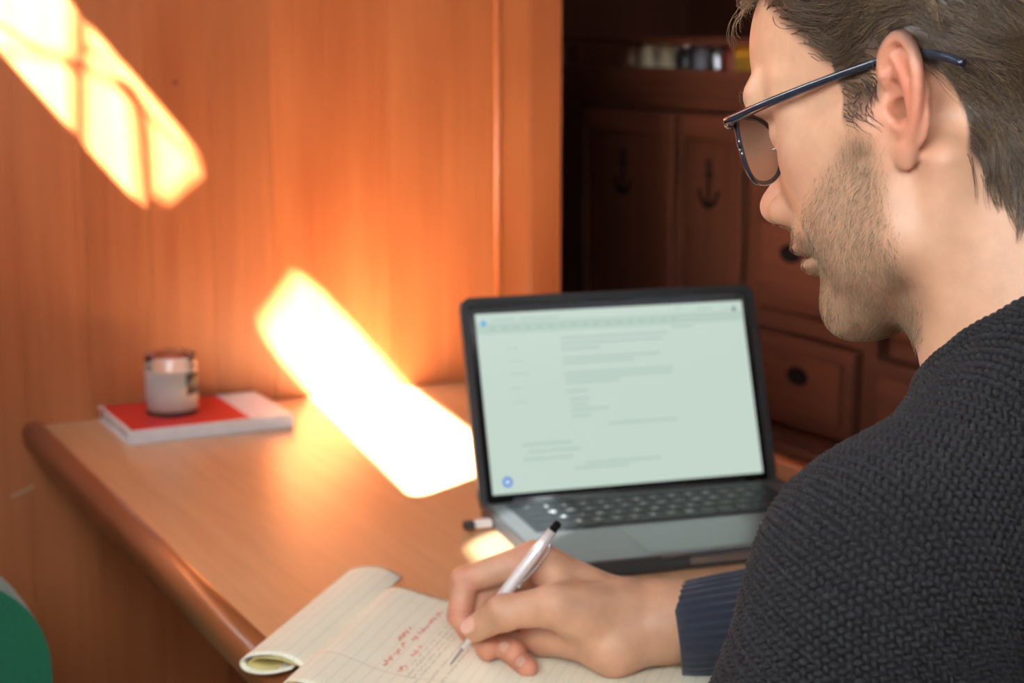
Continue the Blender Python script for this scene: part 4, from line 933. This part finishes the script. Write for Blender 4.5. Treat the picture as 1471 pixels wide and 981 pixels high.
# ribbed cuff at the writing wrist
def cuff(name, c, d, L, r0, r1, parent):
    d = d/np.linalg.norm(d); a_ = np.cross(d, UP); a_ /= np.linalg.norm(a_); b_ = np.cross(a_, d); nA, nL = 272, 14; V, F = [], []
    for s in range(2):
        for i in range(nL+1):
            for k in range(nA):
                t = 2*math.pi*k/nA; rr = r0+(r1-r0)*i/nL+.0009*min(1, i/3)*(math.cos(t*34)+.25*math.sin(i*2.1+t*34))-(.003 if s else 0); rr -= .0012*(1 if i == 0 and not s else 0)
                V.append(c+d*L*i/nL+(a_*math.cos(t)*.92+b_*math.sin(t))*rr)
    n = nA*(nL+1)
    for i in range(nL):
        for k in range(nA):
            k2 = (k+1) % nA; q = (i*nA+k, i*nA+k2, (i+1)*nA+k2, (i+1)*nA+k); F.append(q); F.append(tuple(n+j for j in q[::-1]))
    for k in range(nA): k2 = (k+1) % nA; F.append((k, n+k, n+k2, k2))
    return obj(name, mesh(name, V, F, True), plain('ribbed_wool', rgb((36, 44, 58)), .9, .2, 900, .6, Sheen_Weight=.2), parent)
cuff('cuff', CU0, CUD, .135, .0350, .0430, sweater); cuff('cuff', WL-(WL-EL)*.12, EL-WL, .06, .034, .042, sweater)

# trousers, shoes and the stool that carries him (below the table, out of the picture)
LF = Field((.2, .3, .0), (1.02, 1.15, .64), .008)
LF.add(ell(PV+UP*-.02, (.175, .135, .115), BAX), .02)
feet = []
for s in (-1, 1):
    hp = PV+BL*s*.09+UP*-.045+BF*.02; kn_ = hp+BF*.36+BL*s*.05+UP*.015; an_ = kn_+UP*-.40+BF*.02; LF.add(cone(hp, kn_, .082, .064), .03); LF.add(cone(kn_, an_, .062, .045), .02); feet.append(an_)
lv_, lq_ = nets(LF); lv_ = relax(lv_, lq_, 2, .5)
obj('trousers', np_mesh('trousers', lv_, lq_), plain('navy_denim', rgb((32, 38, 56)), .9, .2, 400), person)
for a_ in feet:
    SF = Field(a_+np.array((-.16, -.12, -.13)), a_+np.array((.12, .24, .05)), .006); z0 = a_[2]
    SF.add(cone(a_*[1, 1, 0]+UP*.055-BF*.02, a_*[1, 1, 0]+UP*.038+BF*.16, .045, .036), .02); SF.add(cone(a_*[1, 1, 0]+UP*.06, a_+UP*-.01, .044, .042), .02)
    SF.cut(ell(a_*[1, 1, 0]+UP*-.30, (.6, .6, .302)), .004)
    v_, q_ = nets(SF); obj('shoe', np_mesh('shoe', relax(v_, q_, 2, .5), q_), plain('brown_leather', rgb((70, 44, 28)), .5), person)
stz = float(lv_[np.linalg.norm(lv_[:, :2]-PV[:2], axis=1) < .12][:, 2].min())
sto = empty('stool', (PV[0], PV[1], 0)); tag(sto, 'round green topped wooden stool under the seated man', 'stool')
obj('seat', lathe_me('seat', [(.001, stz-.06), (.16, stz-.06), (.175, stz-.045), (.175, stz-.02), (.16, stz-.004), (.001, stz-.002)], 36), M['green'], sto)
for k in range(4):
    t = math.pi/4+k*math.pi/2; tube('leg', [(.14*math.cos(t), .14*math.sin(t), stz-.0605), (.17*math.cos(t), .17*math.sin(t), 0)], .016, M['rim'], sto)

# ------------------------------------------------------------------ eyeglasses
m, nt, b = new_mat('slate_acetate'); M['acetate'] = m; b.inputs['Base Color'].default_value = (*rgb((40, 48, 60)), 1); b.inputs['Roughness'].default_value = .08; b.inputs['Transmission Weight'].default_value = .15; b.inputs['IOR'].default_value = 1.5; b.inputs['Coat Weight'].default_value = .6
m, nt, b = new_mat('lens_glass'); M['lens'] = m; out = nt.nodes['Material Output']
tr = node(nt, 'ShaderNodeBsdfTransparent', {'Color': (.93, .94, .95, 1)}); gl_ = node(nt, 'ShaderNodeBsdfGlossy', {'Roughness': .02}); lw = node(nt, 'ShaderNodeFresnel', {'IOR': 1.35}); mxs = node(nt, 'ShaderNodeMixShader', {0: lw.outputs[0], 1: tr.outputs[0], 2: gl_.outputs[0]}); nt.links.new(mxs.outputs[0], out.inputs[0])
ge = empty('eyeglasses', tuple(HT)); tag(ge, 'slate grey acetate eyeglasses worn by the man', 'eyeglasses')
W = lambda p: Vector(to_world((np.array(p, float)-np.array((0, 3.0*max(0, p[0])/70, 4.5*max(0, p[0])/70)))*.001)[0]-HT)
for s in (-1, 1):
    cx, cy, cz = s*35.5, 107.0, -1.5; loop = []
    for k in range(49):
        t = 2*math.pi*k/48; c, sn = math.cos(t), math.sin(t); e = 2/2.7
        u = 25.5*math.copysign(abs(c)**e, c)*s; v = 19*math.copysign(abs(sn)**e, sn); v = v if v > 0 else v*(1-.10*(c < 0)*abs(c)); u = u*(1-.12*max(0, -sn))
        loop.append((cx+u, cy-.0055*(cx+u-s*20)**2*(1 if (cx+u)*s > 20 else 0)+v*.10, cz+v))
    tube('rim', [W(p) for p in loop], .0015, M['acetate'], ge, 8)
    ctr = W((cx, cy-.6, cz)); V = [ctr]+[W((p[0], p[1]-.3, p[2])) for p in loop[:-1]]; ft = [(0, i+1, (i+1) % 48+1) for i in range(48)]
    le = obj('lens', mesh('lens', V, ft, True), M['lens'], ge)
    hx_ = (s*66, 99, 12)
    tube('end_piece', [W((s*58, 103.0, 12)), W((s*64, 101, 12.5)), W((s*69.5, 97, 13))], [.0024, .0030, .0028], M['acetate'], ge, 10)
    tp = smooth_pts([(s*70, 98, 13), (s*74, 70, 16), (s*75.5, 40, 19), (s*75, 10, 21.5), (s*74.5, -8, 22.5), (s*75, -22, 21.5), (s*76, -36, 17), (s*76.5, -48, 10)], 6)
    te = tube('temple', [W(p) for p in tp], [.0026-.0004*math.sin(i/len(tp)*3) for i in range(len(tp))], M['acetate'], ge, 10)
    tube('hinge', [W((s*69.5, 97, 10.5)), W((s*69.5, 97, 15.5))], .0014, M['steel'], ge, 8)
    pd = obj('nose_pad', lathe_me('nose_pad', [(.0002, -.0012), (.0025, -.001), (.0034, 0), (.0025, .001), (.0002, .0012)], 14, False), M['lens'], ge); pd.location = W((s*10.5, 103, -5)); pd.scale = (1, 1, 1); pd.rotation_euler = (.3, math.radians(90), math.radians(20)-s*.5)
    tube('pad_arm', [W((s*12, 107, 0)), W((s*11.5, 103, 1)), W((s*11, 103, -4))], .0006, M['steel'], ge, 6)
tube('bridge', [W(p) for p in smooth_pts([(-11, 107.5, 4), (-5, 110, 8), (0, 110.6, 9), (5, 110, 8), (11, 107.5, 4)], 4)], .0021, M['acetate'], ge, 8)

# ------------------------------------------------------------------ pen
pt, pp = J['pen_tip'], J['pen_top']; ax = Vector(pp-pt); Lp = ax.length; q = ax.to_track_quat('Z', 'Y')
pen = empty('pen', tuple(pt)); pen.rotation_mode = 'QUATERNION'; pen.rotation_quaternion = q; tag(pen, 'slim silver ballpoint pen with a black end held in the hand', 'pen')
silver = plain('brushed_silver', (.86, .86, .85), .3, .03, Metallic=.35)
obj('point', lathe_me('point', [(.0003, 0), (.0006, .001), (.0011, .010), (.0014, .016)], 16), plain('grey_tip', (.35, .35, .34), .3, Metallic=.8), pen)
obj('cone', lathe_me('cone', [(.0014, .016), (.0026, .027), (.0042, .044), (.0044, .047)], 20), silver, pen)
obj('barrel', lathe_me('barrel', [(.0044, .0471), (.0047, .060), (.0047, .085), (.0045, Lp-.028), (.0037, Lp-.008)], 24), silver, pen)
obj('button', lathe_me('button', [(.0031, Lp-.0079), (.0030, Lp-.002), (.0022, Lp)], 18), M['ink'], pen)
dirw = q.inverted() @ Vector((.75, -.55, -.1)); ca = math.atan2(dirw.y, dirw.x); cdx, cdy = math.cos(ca), math.sin(ca)
cpv = [(r*cdx, r*cdy, z) for r, z in ((.0038, Lp-.018), (.0060, Lp-.0185), (.0072, Lp-.024), (.0068, Lp-.040), (.0056, Lp-.054))]
tube('clip', smooth_pts(cpv, 4), .0010, M['steel'], pen, 8)
obj('clip_ball', lathe_me('clip_ball', [(.0002, -.002), (.0014, -.0014), (.002, 0), (.0014, .0014), (.0002, .002)], 12, False), M['steel'], pen, loc=(.0056*cdx, .0056*cdy, Lp-.0555))
